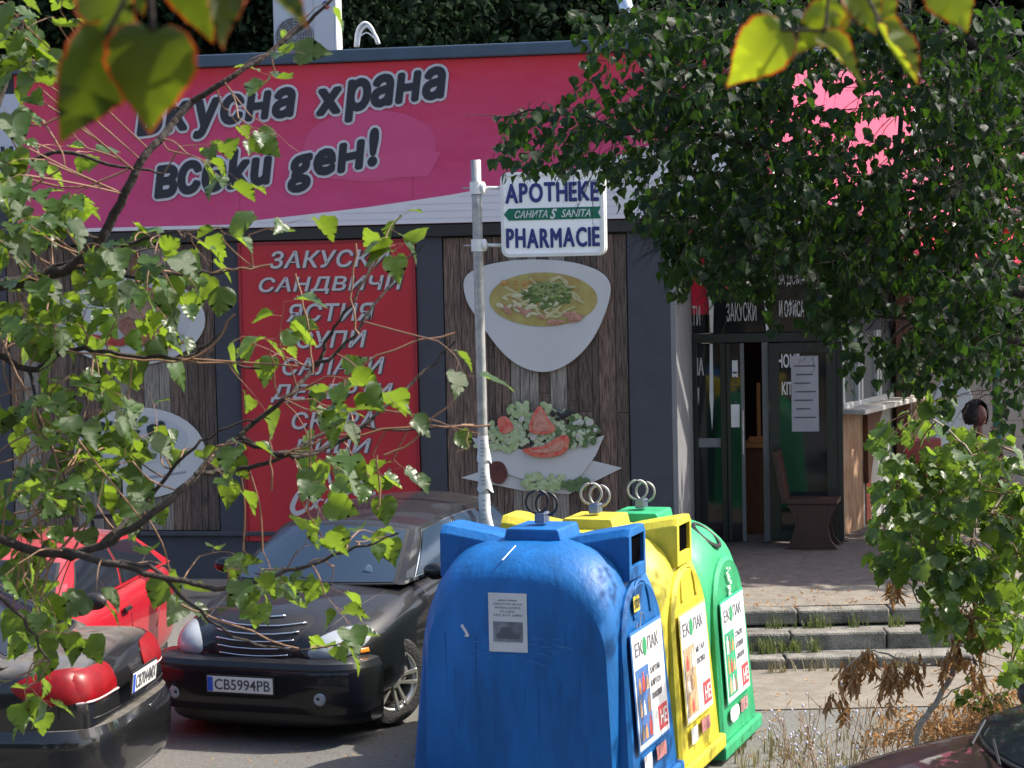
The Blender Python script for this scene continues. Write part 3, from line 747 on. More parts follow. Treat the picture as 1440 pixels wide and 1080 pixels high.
MB().box(X(1097) + .001, X(1163) - .001, V - .1, V - .02, z_h0 - .12, z_h0 - .01).build('top_rail', dark_m, dr)
MB().box(X(1097) + .001, X(1163) - .001, V - .1, V - .02, zf + .01, zf + .13).build('bottom_rail', dark_m, dr)
MB().box(X(1097) + .001, X(1163) - .001, V - .065, V - .055, zf + .131, z_h0 - .121).build('pane', glass_m, dr)
a = ez(1094, 517); text('lettering', 'HOME', lw, dr, a[0], a[1], X(1126) - a[0], .16, y=V - .068, offset=.02)
a = ez(1100, 555); text('lettering', 'KITCHEN', lw, dr, a[0], a[1], X(1142) - a[0], .15, y=V - .068, offset=.02)
MB().box(X(1114), X(1152), V - .082, V - .074, ez(1130, 606)[1], ez(1130, 500)[1]).build('poster', mat('grey_poster', (.34, .33, .36), .8, vary=.15, vscale=4), dr)
mbn = MB()
for k in range(7): mbn.box(X(1118) + .02 * (k % 2), X(1148) - .03 * (k % 3), V - .085, V - .0825, ez(1130, 515 + k * 12)[1], ez(1130, 514 + k * 12)[1] + .006)
mbn.build('poster_text', ink, dr)
fbx('door_post', X(1177) + .002, uend + .06, zf, z_h0 - .003, V - .06, V + .06)
# interior
MB().box(uW + .07, uend + .2, V + 2.6, V + 2.7, .2, zs).build('back_wall', mat('dark_red_interior', (.06, .012, .01), .8, vary=.4, vscale=4), bld)
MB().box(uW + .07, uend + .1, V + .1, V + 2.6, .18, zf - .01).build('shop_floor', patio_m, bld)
ct = thing('shop_counter', 'orange wooden counter with an upright frame inside the dark doorway', 'counter', FW(X(1062), V + .9, zf), -PSI)
MB().box(-.25, .35, -.2, .3, 0, 1.0).build('counter_body', wood_red, ct)
MB().box(-.28, .38, -.24, .34, 1.003, 1.05).build('counter_top', orange_wood, ct)
MB().box(-.02, .02, -.1, -.06, 1.053, 1.75).build('upright', orange_wood, ct); MB().box(-.12, .06, -.12, 0, 1.053, 1.12).build('napkin_box', orange_wood, ct)

# side serving window wall, lit
S0 = Vector((W(1181, 600, 24.45).x, 24.45, 0)); S1v = W(1262, 600, 26.6); S1 = Vector((S1v.x, 26.6, 0))
sd = (S1 - S0); SL = sd.length; SA = math.atan2(sd.y, sd.x)
sw = thing('serving_window', 'sunlit grey framed serving window with stone shelf and peeling brown boards under it', 'window', S0, SA)
def sxy(px, py):
    d = ray(px, py); C = Vector((0, 0, CAMZ)); n = Vector((-math.sin(SA), math.cos(SA), 0)); s = -((C - S0).dot(n)) / d.dot(n); P = C + d * s
    return (P - S0).dot(sd.normalized()), P.z
zsh = sxy(1215, 567)[1]; ztop = sxy(1215, 478)[1]
gf = mat('light_grey_frame', (.42, .43, .42), .5)
MB().box(0, SL, .02, .2, zsh + .02, z_tt).build('upper_wall', wall_m, sw)
pane = mat('grey_glass', (.10, .11, .11), .08)
MB().box(.05, SL - .02, .005, .018, zsh + .06, ztop + .1).build('pane', pane, sw)
for x in (0.02, .62, .75, 1.4, 1.52, SL - .08):
    MB().box(x, x + .07, -.04, .004, zsh + .06, ztop + .1).build('frame', gf, sw)
MB().box(.02, SL - .02, -.045, .003, zsh + .0, zsh + .058).build('sill', gf, sw)
MB().box(-.05, SL + .1, -.32, .0, zsh - .06, zsh - .002).build('shelf', mat('pale_stone', (.5, .47, .42), .7, vary=.2, vscale=6), sw, bevel=.01)
xb1 = sxy(1214, 650)[0]; xb2 = sxy(1221, 650)[0]
MB().box(0, xb1, .0, .18, .1, zsh - .063).build('peeling_board', mat('peeling_brown', (.20, .085, .04), .7, vary=.8, vscale=5, col2=(.34, .24, .15), stretch=(2, 2, .6)), sw)
MB().prism([(xb1 + .002, zsh - .063), (xb1 + .7, zsh - .063), (xb1 + .4, zsh - .35), (xb1 + .1, zsh - .9), (xb1 + .002, zsh - .95)][::-1], -.06, -.002).build('bracket', wood_red, sw)
MB().box(xb1 + .003, SL, .0, .18, .1, zsh - .063).build('lower_panel', mat('grey_panel', (.35, .36, .35), .6, vary=.15, vscale=3), sw)
MB().box(xb1 + .06, xb1 + .25, -.02, -.003, .2, 1.1).build('red_strip', mat('faded_red_paint', (.40, .09, .06), .6, vary=.4, vscale=6), sw)
# wooden posts and wall beyond
def post_at(name, label, cat, px, d, r, z0, z1, m):
    p = W(px, 500, d); t = thing(name, label, cat, (p.x, p.y, z0)); MB().box(-r, r, -r, r, 0, z1 - z0).build('post', m, t, bevel=.01); return t
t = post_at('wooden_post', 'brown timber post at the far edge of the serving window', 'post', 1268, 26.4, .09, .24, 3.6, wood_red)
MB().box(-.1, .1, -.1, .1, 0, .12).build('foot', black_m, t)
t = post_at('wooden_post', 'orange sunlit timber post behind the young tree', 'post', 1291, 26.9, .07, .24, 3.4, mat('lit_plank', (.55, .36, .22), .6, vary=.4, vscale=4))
MB().box(-.08, .08, -.08, .08, 0, .12).build('foot', black_m, t)
t = post_at('green_post', 'teal green metal post with wire mesh behind the seated person', 'post', 1401, 26.2, .045, .24, 3.3, mat('teal_paint', (.0, .10, .075), .4))
mbn = MB()
for k in range(14): mbn.box(-.25, .6, -.002, .002, .1 + k * .2, .104 + k * .2)
mbn.build('wire_mesh', black_m, t)
fw_ = thing('rear_wall', 'pale sunlit rendered wall at the back of the terrace behind the person', 'wall', (4.9, 28.6, .2))
MB().box(0, 14, 0, .3, 0, 3.0).build('wall', mat('cream_render', (.36, .33, .31), .9, vary=.15, vscale=2), fw_)
MB().box(-.02, 14, -.03, .33, 3.003, 3.1).build('coping', mat('cap_stone', (.3, .3, .3), .8), fw_)

# bench / dark wooden chair in front of the right-hand door
cpos = W(1139, 752, 24.0)
bn = thing('wooden_chair', 'dark brown wooden bench chair with solid sides in front of the glass door', 'chair', (cpos.x, 23.75, patio_z(0, 23.9)), R(-14))
MB().box(-.27, .30, -.26, .22, .50, .545).build('seat', wood_red if False else mat('dark_brown_wood', (.05, .018, .012), .45, vary=.4, vscale=4, stretch=(5, 5, 1)), bn, bevel=.006)
dbw = MATS['dark_brown_wood']
prof = [(-.27, 0), (.30, 0), (.22, .1), (.19, .25), (.24, .4), (.30, .498), (-.27, .498), (-.21, .4), (-.17, .25), (-.22, .1)]
MB().prism([(x, z) for x, z in prof], -.24, -.20).build('side_panel', dbw, bn, bevel=.004)
MB().prism([(x, z) for x, z in prof], .16, .20).build('side_panel', dbw, bn, bevel=.004)
MB().add([(-.32, -.22, .5), (-.26, -.22, .5), (-.36, -.22, 1.08), (-.42, -.22, 1.08), (-.32, .2, .5), (-.26, .2, .5), (-.36, .2, 1.08), (-.42, .2, 1.08)],
         [(0, 1, 2, 3), (4, 7, 6, 5), (0, 4, 5, 1), (1, 5, 6, 2), (2, 6, 7, 3), (3, 7, 4, 0)]).build('backrest', dbw, bn)

# person on the terrace ------------------------------------------------
def skin_body(name, verts, edges, radii, root_i, m, parent, sub=2):
    me = bpy.data.meshes.new(name); me.from_pydata(verts, edges, []); o = bpy.data.objects.new(name, me); COL.objects.link(o)
    md = o.modifiers.new('s', 'SKIN'); md.use_smooth_shade = True
    for i, r in enumerate(radii): me.skin_vertices[0].data[i].radius = (r, r) if not isinstance(r, tuple) else r
    me.skin_vertices[0].data[root_i].use_root = True
    s2 = o.modifiers.new('u', 'SUBSURF'); s2.levels = sub; s2.render_levels = sub
    bake(o); o.data.materials.append(m); o.data.shade_smooth(); o.parent = parent; return o
hp = W(1372, 582, 24.2)
pe = thing('person', 'seated person with thick dark hair and dark red top, chin on one hand', 'person', (hp.x, hp.y, .245), R(28))
H = hp.z - .245
skinm = mat('skin', (.15, .05, .035), .5, vary=.15, vscale=9); top_m = mat('dark_red_top', (.045, .008, .01), .8)
# body: pelvis, spine, neck, legs, arms. local: faces -Y
ph = H - .78
Vv = [(0, 0, ph), (0, .0, ph + .2), (0, -.02, ph + .42), (0, -.03, ph + .54), (0, -.045, ph + .61),
      (-.17, -.02, ph + .46), (-.24, -.14, ph + .24), (-.14, -.30, ph + .30),
      (.17, -.02, ph + .46), (.23, -.16, ph + .25), (.08, -.26, ph + .50),
      (-.1, 0, ph), (-.12, -.40, ph + .02), (-.12, -.38, ph - .42), (-.12, -.5, ph - .47),
      (.1, 0, ph), (.12, -.40, ph + .02), (.12, -.38, ph - .42), (.12, -.5, ph - .47)]
Ee = [(0, 1), (1, 2), (2, 3), (3, 4), (2, 5), (5, 6), (6, 7), (2, 8), (8, 9), (9, 10), (0, 11), (11, 12), (12, 13), (13, 14), (0, 15), (15, 16), (16, 17), (17, 18)]
Rr = [(.17, .12), (.14, .1), (.15, .1), (.055, .055), (.05, .05), (.06, .06), (.042, .042), (.03, .03), (.06, .06), (.042, .042), (.03, .03), (.1, .1), (.065, .065), (.045, .045), (.035, .035), (.1, .1), (.065, .065), (.045, .045), (.035, .035)]
skin_body('body', Vv, Ee, Rr, 0, top_m, pe)
hz = ph + .76
MB().tube([(0, -.03, ph + .50), (0, -.035, ph + .60), (0, -.05, ph + .72)], [.058, .052, .054], 14).build('neck', skinm, pe, smooth=True)
def headfn(u, v):
    a = u * 2 * PI; b = (v - .5) * PI; x = .078 * math.cos(b) * math.cos(a); y = .098 * math.cos(b) * math.sin(a); z = .125 * math.sin(b)
    if z < 0: x *= 1 - .25 * (-z / .125); y = y * (1 - .1 * (-z / .125))
    if y < 0:
        y -= .028 * math.exp(-((x / .016) ** 2) - ((z + .012) / .028) ** 2) + .008 * math.exp(-((x / .03) ** 2) - ((z + .062) / .012) ** 2)
        y += .012 * math.exp(-(((abs(x) - .032) / .016) ** 2) - ((z - .02) / .014) ** 2)
    return (x, y - .06, z + hz)
MB().grid(headfn, 40, 28).build('head', skinm, pe, smooth=True)
for s in (-1, 1):
    MB().ball((s * .031, -.143, hz + .018), (.012, .009, .008), 10, 6).build('eye', mat('eye_dark', (.06, .04, .035), .5), pe, smooth=True)
    MB().ball((s * .079, -.05, hz - .005), (.012, .022, .034), 10, 6).build('ear', skinm, pe, smooth=True)
MB().ball((0, -.148, hz - .068), (.024, .009, .007), 10, 6).build('mouth', mat('lips', (.28, .06, .06), .5), pe, smooth=True)
def hairfn(u, v):
    a = u * 2 * PI; b = (v * .74 + .26 - .5) * PI; k = 1 + .05 * math.sin(9 * a) * math.sin(7 * b) + .03 * math.sin(23 * a + 3 * b)
    x = .125 * math.cos(b) * math.cos(a) * k; y = (.20 if math.sin(a) > 0 else .095) * math.cos(b) * math.sin(a) * k - .03 * (math.sin(a) < 0); z = .168 * math.sin(b) * k
    return (x, y - .02, z + hz + .015)
MB().grid(lambda u, v: hairfn(u * .78 - .14, v), 44, 20).build('hair', mat('dark_hair', (.008, .006, .006), .6, bump=1, bscale=80), pe, smooth=True)
# hand under the chin
hx, hy, hz2 = .07, -.24, ph + .53
MB().ball((hx, hy, hz2 + .03), (.035, .02, .045), 12, 8).build('hand', skinm, pe, smooth=True)
for k, L in enumerate((.062, .07, .066, .05)):
    x0 = hx - .028 + k * .018; MB().tube([(x0, hy, hz2 + .055), (x0 - .006, hy - .006, hz2 + .055 + L * .5), (x0 - .014, hy + .022, hz2 + .055 + L * .8)], [.0085, .008, .006], 8).build('finger', skinm, pe, smooth=True)
MB().tube([(hx - .03, hy, hz2 + .02), (hx - .05, hy + .01, hz2 + .045), (hx - .055, hy + .02, hz2 + .07)], [.01, .009, .007], 8).build('thumb', skinm, pe, smooth=True)
st = thing('bar_stool', 'tall red bar stool under the seated person', 'stool', (hp.x, hp.y, .245), R(28))
redp = mat('red_plastic', (.16, .012, .01), .4)
MB().box(-.2, .2, -.2, .2, ph - .17, ph - .11).build('seat', redp, st, bevel=.01)
for sx in (-1, 1):
    for sy in (-1, 1): MB().tube([(sx * .15, sy * .15, ph - .172), (sx * .2, sy * .2, 0)], .016, 8).build('leg', black_m, st)
MB().box(-.18, .18, .17, .20, ph - .108, ph + .2).build('backrest', redp, st, bevel=.01)
# red chair
cp = W(1312, 660, 24.8)
rc = thing('red_chair', 'empty dark red chair beside the orange lit post', 'chair', (cp.x, cp.y, .245), R(20))
MB().box(-.25, .25, -.25, .25, .60, .65).build('seat', redp, rc, bevel=.01); MB().box(-.25, .25, .21, .25, .653, 1.0).build('backrest', redp, rc, bevel=.02)
for sx in (-1, 1):
    for sy in (-1, 1): MB().tube([(sx * .21, sy * .21, .6), (sx * .23, sy * .23, 0)], .018, 8).build('leg', redp, rc)
# round white umbrella-like screen behind the person
up = W(1340, 596, 25.2)
sr = thing('round_chair_back', 'round pale grey chair back behind the seated person', 'chair', (up.x, up.y, .245), R(10))
MB().prism([(.27 * math.cos(t), 1.25 + .48 * math.sin(t)) for t in [2 * PI * i / 36 for i in range(36)]], -.02, .02).build('backrest', mat('pale_grey_plastic', (.38, .40, .41), .5), sr, bevel=.01)
MB().box(-.26, .26, -.45, -.03, .70, .75).build('seat', MATS['pale_grey_plastic'], sr, bevel=.01)
for sx in (-1, 1):
    for sy in (-.4, -.05): MB().tube([(sx * .22, sy, .7), (sx * .24, sy, 0)], .014, 8).build('leg', black_m, sr)

# black high chair by the left board
hc_ = W(180, 700, 20.6)
hc = thing('bar_chair', 'black metal high chair standing before the left picture board', 'chair', (hc_.x, hc_.y, .0), R(8))
zz0 = W(180, 668, 20.6).z; zz1 = W(180, 702, 20.6).z; zz2 = W(180, 714, 20.6).z
for px in (171, 193):
    x = W(px, 700, 20.6).x - hc_.x; MB().box(x - .016, x + .016, -.016, .016, 0, zz0).build('post', black_m, hc)
MB().box(-.09, .12, -.02, .02, zz0 + .003, zz0 + .04).build('top_rail', orange_wood if False else dbw, hc)
MB().box(-.19, .16, -.03, .03, zz1 - .03, zz1).build('back_rail', black_m, hc)
MB().box(-.34, .02, -.4, -.02, zz2 - .05, zz2 - .01).build('seat', black_m, hc)
for x in (-.32, -.02): MB().box(x - .014, x + .014, -.38, -.35, 0, zz2 - .052).build('leg', black_m, hc)

# ------------------------------------------------------------------ roof items
ac0 = W(385, 62, 24.2); ac1 = W(470, 62, 24.2); 
ac = thing('air_conditioner', 'white outdoor air conditioning unit with fan grille on the roof', 'air conditioner', (ac0.x, ac0.y, zt - .25), -PSI + R(4))
aw_ = W(472, 40, 24.2).x - ac0.x
MB().box(0, aw_ - .002, 0, .36, .0, 1.35).build('casing', mat('ac_shaded_white', (.45, .46, .50), .5), ac, bevel=.015)  # greyed white, the shade of the front is in the colour
MB().box(aw_, aw_ + .018, .0, .36, .02, 1.34).build('side_panel', white_m, ac)  # sunlit side, painted whiter than the casing
MB().box(.46, .462, -.004, -.001, .05, 1.3).build('seam', mat('seam_grey', (.2, .2, .22), .6), ac)
gm = MB()
for k in range(7): gm.tube([(.24 + (.03 + .03 * k) * math.cos(t), -.02, .55 + (.03 + .03 * k) * math.sin(t)) for t in [2 * PI * i / 28 for i in range(29)]], .003, 4)
for k in range(6): a = PI * k / 6; gm.tube([(.24 + .22 * math.cos(a), -.018, .55 + .22 * math.sin(a)), (.24 - .22 * math.cos(a), -.018, .55 - .22 * math.sin(a))], .003, 4)
gm.build('fan_grille', mat('grille_grey', (.35, .36, .38), .5), ac, fix=False)
MB().prism([(.24 + .22 * math.cos(t), .55 + .22 * math.sin(t)) for t in [2 * PI * i / 28 for i in range(28)]], -.008, -.002).build('fan_opening', mat('fan_dark', (.10, .10, .11), .6), ac)
lc = W(459, 7, 24.2); lx = lc.x - ac0.x; lz = lc.z - zt + .25
MB().prism([(lx + .04 * math.cos(t), lz + .04 * math.sin(t)) for t in [PI * i / 14 for i in range(15)]], -.006, -.002).build('emblem', mat('emblem_blue', (.03, .04, .2), .4), ac)
MB().prism([(lx + .012 + .035 * math.cos(t), lz - .02 + .035 * math.sin(t)) for t in [PI + PI * i / 14 for i in range(15)]], -.006, -.002).build('emblem', mat('emblem_red', (.4, .02, .03), .4), ac)
rp = thing('roof_cables', 'loop of white insulated pipes rising from the roof beside the air conditioner', 'pipes', (ac1.x, ac1.y, zt - .25))
for k, pp in enumerate(([(500, 66), (503, 42), (513, 32), (523, 40), (531, 62)], [(503, 66), (507, 45), (517, 37), (528, 50), (533, 62)], [(505, 52), (516, 46), (527, 54)])):
    MB().tube(smooth_path([W(x, y, 24.2) - rp.location for x, y in pp], 5), .018 if k < 2 else .008, 8).build('pipe', white_m, rp, smooth=True)
vp = thing('roof_vent', 'slanted grey blue metal flue on the roof behind the tree top', 'vent', (W(870, 40, 24.5).x, 24.5, zt - .3))
MB().tube([W(893, 60, 24.5) - vp.location, W(872, -20, 24.5) - vp.location], .085, 12).build('pipe', mat('flue_metal', (.45, .5, .58), .35, metal=.7), vp, smooth=True)
MB().tube([W(893, 62, 24.5) - vp.location, W(892, 56, 24.5) - vp.location], .11, 12).build('collar', steel, vp, smooth=True)
#PART2
# ------------------------------------------------------------------ pole and pharmacy sign
pb_ = W(683, 1000, 17.6); gzp = gz(pb_.x, 17.6)
ptop = W(669, 225, 17.6)
pbx = W(684, 800, 17.6).x
pole = thing('sign_pole', 'galvanised steel pole wrapped with torn paper notices, beside the bins', 'pole', (pbx, 17.6, gzp))
tp_ = ptop - pole.location
def pp_(z): f = z / tp_.z; return Vector((tp_.x * f, 0, z))
MB().tube([pp_(z) for z in (0, 1, 2, 3, 3.9, tp_.z)], .041, 16).build('tube', steel, pole, smooth=True)
MB().tube([pp_(0), pp_(.04)], .09, 14).build('base_plate', steel, pole)
for k, (ya, yb) in enumerate(((612, 650), (652, 690), (694, 742))):
    za = W(680, yb, 17.6).z - gzp; zb = W(680, ya, 17.6).z - gzp; r_ = random.Random(k)
    def fn(u, v):
        a = (u - .5) * 4.2 - PI / 2; z = za + (zb - za) * v; c = pp_(z); rr = .044 + .002 * k + .012 * max(0, math.sin(7 * u + 5 * v + k)) * (1 - v) + (.035 * (1 - v) ** 3 * max(0, u - .6) * 2)
        return (c.x + rr * math.cos(a), rr * math.sin(a), z + .02 * math.sin(11 * u + k) * (v < .1))
    MB().grid(fn, 16, 6).build('paper_notice', paper, pole, smooth=True)
    for q in range(5):
        z = za + (zb - za) * (.25 + .14 * q); c = pp_(z)
        MB().grid(lambda u, v: (c.x + .0535 * math.cos((u - .5) * (.5 + .12 * (q % 3)) - PI / 2 - .1), .0535 * math.sin((u - .5) * (.5 + .12 * (q % 3)) - PI / 2 - .1), z + .005 * v + .004 * math.sin(9 * u + q)), 5, 1).build('notice_text', ink, pole)
ps = W(777, 301, 17.45); psn = thing('pharmacy_sign', 'white box sign reading APOTHEKE and PHARMACIE around a green arrow', 'sign', (ps.x, ps.y, ps.z), R(-9.5))
HW_, HH_ = .425, .345
def rrect(w_, h_, r, n=6):
    o = []
    for cx_, cz_, a0 in ((w_ - r, h_ - r, 0), (-w_ + r, h_ - r, 90), (-w_ + r, -h_ + r, 180), (w_ - r, -h_ + r, 270)):
        o += [(cx_ + r * math.cos(R(a0 + 90 * i / n)), cz_ + r * math.sin(R(a0 + 90 * i / n))) for i in range(n + 1)]
    return o
face = mat('sign_white', (.93, .93, .94), .35, vary=.08, vscale=3); edge_w = mat('sign_edge', (.74, .74, .74), .4, vary=.1, vscale=10)
bx_ = MB().prism(rrect(HW_ - .012, HH_ - .012, .055), -.005, .15); bx_.f = bx_.f[2:]; bx_.build('box', edge_w, psn)
MB().prism(rrect(HW_ - .02, HH_ - .02, .05), -.012, -.006).build('face', face, psn)
MB().prism(rrect(HW_ - .02, HH_ - .02, .05), .151, .158).build('face', face, psn)
def ringframe(y0, y1):
    mb = MB(); a = rrect(HW_, HH_, .065); b = rrect(HW_ - .028, HH_ - .028, .045); n = len(a)
    vs = [(x, y0, z) for x, z in a] + [(x, y0 - .003, z) for x, z in b] + [(x, y1, z) for x, z in a] + [(x, y1, z) for x, z in b]; fs = []
    for i in range(n):
        j = (i + 1) % n; fs += [(i, j, n + j, n + i), (i, 2 * n + i, 2 * n + j, j), (n + i, n + j, 3 * n + j, 3 * n + i), (2 * n + i, 3 * n + i, 3 * n + j, 2 * n + j)]
    return mb.add(vs, fs)
ringframe(-.022, .02).build('frame', edge_w, psn, bevel=.002); ringframe(.125, .168).build('frame', edge_w, psn, bevel=.002)
blue_l = mat('blue_letters', (.018, .03, .17), .4); green_l = mat('green_arrow', (.0, .13, .075), .4)
dtext('lettering', 'APOTHEKE', blue_l, psn, -.38, .10, .76, .155, -.013, 0, 0, .006, 1.35)
dtext('lettering', 'PHARMACIE', blue_l, psn, -.38, -.27, .76, .155, -.013, 0, 0, .006, 1.6)
MB().prism([(-.40, .005), (-.36, -.045), (.40, -.045), (.375, .005), (.40, .052), (-.36, .052)], -.016, -.013).build('arrow', green_l, psn)
text('lettering', 'САНИТА', mat('arrow_white', (.6, .62, .62), .4), psn, -.31, -.028, .27, .062, y=-.0165, offset=.012, shear=.3, thick=.002)
text('lettering', 'SANITA', MATS['arrow_white'], psn, .075, -.028, .24, .062, y=-.0165, offset=.012, shear=.3, thick=.002)
text('lettering', 'S', MATS['arrow_white'], psn, -.02, -.04, .06, .085, y=-.0165, offset=.03, shear=.4, thick=.002)
for zc_ in (.23, -.24):
    px_ = pbx + pp_(ps.z + zc_ - gzp).x - ps.x
    Mi = Matrix.Rotation(R(9.5), 4, 'Z')
    q0 = Mi @ Vector((px_, .15, zc_)); q1 = Vector((-HW_ - .002, .06, zc_ - .005))
    q0 = Mi @ Vector((px_ + .05, 17.6 - 17.45, zc_))
    MB().tube([q0, q1], .014, 8).build('bracket_arm', edge_w, psn, smooth=True)
    c = Mi @ Vector((px_, .15, zc_))
    MB().lathe([(-.05, .047), (-.05, .056), (.05, .056), (.05, .047)], 20, 'Z', Matrix.Translation(c)).build('clamp', edge_w, psn, smooth='auto')
    MB().lathe([(0, .0), (0, .052), (.02, .05), (.03, .03), (.032, 0)], 18, 'X', Matrix.Translation(c + Vector((.045, 0, 0)))).build('flange', edge_w, psn, smooth='auto')
    MB().tube([c + Vector((-.12, 0, 0)), c + Vector((-.04, 0, 0))], .008, 6).build('bolt', steel, psn)

# ------------------------------------------------------------------ recycling bells
GA = R(19)
def arch(hwb, hw, z_s, h, zb=.10, n=26, e=2.25):
    o = [(-hwb, zb), (-(hwb + hw) / 2, (zb + z_s) / 2)]
    for i in range(n + 1):
        a = PI - PI * i / n; c, s = math.cos(a), math.sin(a)
        o.append((hw * math.copysign(abs(c) ** (2 / e), c), z_s + (h - z_s) * abs(s) ** (2 / e)))
    return o + [((hwb + hw) / 2, (zb + z_s) / 2), (hwb, zb)]
def loft(mb, secs, axis='y', M=None):
    n = len(secs[0][1]); vs = []; fs = []
    for p, out in secs: vs += [((x, p, z) if axis == 'y' else (p + (0 if axis == 'y' else 0), x, z)) for x, z in out]
    for k in range(len(secs) - 1):
        for i in range(n): j = (i + 1) % n; fs.append((k * n + i, k * n + j, (k + 1) * n + j, (k + 1) * n + i))
    fs.append(tuple(range(n))[::-1]); fs.append(tuple((len(secs) - 1) * n + i for i in range(n)))
    mb.add(vs, fs, M); return mb
SLX = .10 / 1.5; XB = .765
MF = Matrix.Translation((XB + .012, 0, 0)) @ Matrix.Rotation(-math.atan(SLX), 4, 'Y') @ Matrix.Rotation(PI / 2, 4, 'Z')
def slab(name, x0, x1, z0, z1, m, root, out=.004, parent_pt=None): return MB().box(x0, x1, -out, -out + .003, z0, z1, MF).build(name, m, root)
def bell(kind, label, loc, col, hood=True):
    pm = mat(kind + '_plastic', col, .45, vary=.34, vscale=2.6, bump=.25, bscale=14, stretch=(2.2, 2.2, .7), spec=.35)
    t = thing('recycling_bin', label, 'recycling bin', loc, -GA, 'recycling bells in a row')
    half = [(-.60, arch(.640, .605, .98, 1.50)), (-.53, arch(.66, .645, 1.05, 1.59, e=2.5)), (-.40, arch(.675, .648, 1.10, 1.67, e=2.8)), (-.22, arch(.68, .65, 1.12, 1.715, e=3.1)), (0, arch(.68, .65, 1.12, 1.73, e=3.1))]
    secs = half + [(-p, o) for p, o in half[:-1][::-1]]
    b = loft(MB(), secs).build('body', pm, t, smooth='auto')
    # side arch panel leaning outwards
    mb = MB()
    for sg_ in (1, -1):
        for dx, k, hgt in ((0, 1, 1.45), ) :
            o = arch(.55, .47, .95, 1.44, .12); o2 = [(y * .955, .12 + (z - .12) * .975) for y, z in o]; n = len(o)
            xf = lambda z: XB - SLX * z
            vs = [(sg_ * .35, y * .98, z) for y, z in o] + [(sg_ * (xf(z) - .025), y, z) for y, z in o] + [(sg_ * xf(z), y2, z2) for (y, z), (y2, z2) in zip(o, o2)] + [(sg_ * (xf(z2 * .97 + .01) - .012), y2 * .95, .13 + (z2 - .13) * .97) for (y2, z2) in o2]
            fs = []
            for r_ in range(3):
                for i in range(n): j = (i + 1) % n; fs.append((r_ * n + i, r_ * n + j, (r_ + 1) * n + j, (r_ + 1) * n + i))
            fs.append(tuple(3 * n + i for i in range(n))); mb.add(vs, fs)
    mb.build('side_panel', pm, t, smooth='auto')
    MB().box(-.73, .79, -.62, .62, 0, .11).build('base', pm, t, bevel=.02)
    MB().prism([(-.20, 1.70), (.20, 1.70), (.18, 1.785), (-.18, 1.785)], -.22, .22).build('lid', pm, t, bevel=.015)
    MB().box(-.035, .035, -.06, .06, 1.801, 1.87).build('hook_bracket', mat('blued_steel', (.16, .2, .3), .4, metal=.6), t, bevel=.006)
    if hood is True:
        for s in (1, -1):
            mb = MB(); xs_ = [.08, .3, .62, .70]
            def sec(x, zt_, zb_, hw): return [(x * s, -hw, zb_), (x * s, hw, zb_), (x * s, hw, zt_ - .05), (x * s, hw - .05, zt_), (x * s, -hw + .05, zt_), (x * s, -hw, zt_ - .05)]
            S = [sec(.02, 1.66, 1.40, .17), sec(.3, 1.735, 1.42, .19), sec(.61, 1.79, 1.45, .20), sec(.655, 1.79, 1.45, .20)]
            vs = sum(S, []); fs = []
            for k in range(3):
                for i in range(6): j = (i + 1) % 6; fs.append((k * 6 + i, k * 6 + j, (k + 1) * 6 + j, (k + 1) * 6 + i))
            fs += [tuple(range(6))]
            # end frame with opening
            ox = .657 * s; ix = [(ox, -.15, 1.54), (ox, .15, 1.54), (ox, .15, 1.735), (ox, -.15, 1.735)]; kk = len(vs); vs += ix + [(ox - .16 * s, y * .98, z) for _, y, z in ix]
            e0 = 18
            fs += [(e0, e0 + 1, kk + 1, kk), (e0 + 1, e0 + 2, kk + 2, kk + 1), (e0 + 2, e0 + 3, kk + 2), (e0 + 3, e0 + 4, kk + 3, kk + 2), (e0 + 4, e0 + 5, kk + 3), (e0 + 5, e0, kk, kk + 3)]
            for i in range(4): j = (i + 1) % 4; fs.append((kk + i, kk + j, kk + 4 + j, kk + 4 + i))
            hd = mb.add(vs, fs).build('chute_hood', pm, t, bevel=.006)
            MB().box(min(ox - .03 * s, ox - .026 * s), max(ox - .03 * s, ox - .026 * s), -.147, .147, 1.543, 1.732).build('opening', mat('hole_black', (.003, .003, .004), 1, spec=0), hd)
            # raised lip under the hood
            pts_ = [(s * (XB - SLX * z - .02 + .01), y, z) for y, z in [(-.2, 1.2), (-.17, 1.33), (-.08, 1.42), (.08, 1.42), (.17, 1.33), (.2, 1.2)]]
            MB().tube(smooth_path(pts_, 4), .012, 6).build('lip', pm, t, smooth=True)
    else:
        c = Vector((.50, 0, 1.585)); Mh = Matrix.Translation(c) @ Matrix.Rotation(R(40), 4, 'Y')
        MB().lathe([(-.04, .12), (.02, .145), (.035, .13), (.03, .115), (-.02, .11), (-.02, 0)], 28, 'Z', Mh).build('round_opening', mat('rubber', (.015, .015, .017), .5), t, smooth='auto')
    # two lifting rings
    for k, (dx, dz, tilt) in enumerate(((-.015, 0, 12), (.03, -.02, -14))):
        Mr = Matrix.Translation((dx, -.05 + .06 * k, 1.945 + dz)) @ Matrix.Rotation(R(tilt), 4, 'Z') @ Matrix.Rotation(GA * .6, 4, 'Z')
        MB().tube([(.075 * math.cos(a), 0, .075 * math.sin(a)) for a in [2 * PI * i / 28 for i in range(29)]], .0095, 8, False, Mr).build('lifting_ring', black_m if kind == 'blue' else steel, t, smooth=True)
    return t, pm
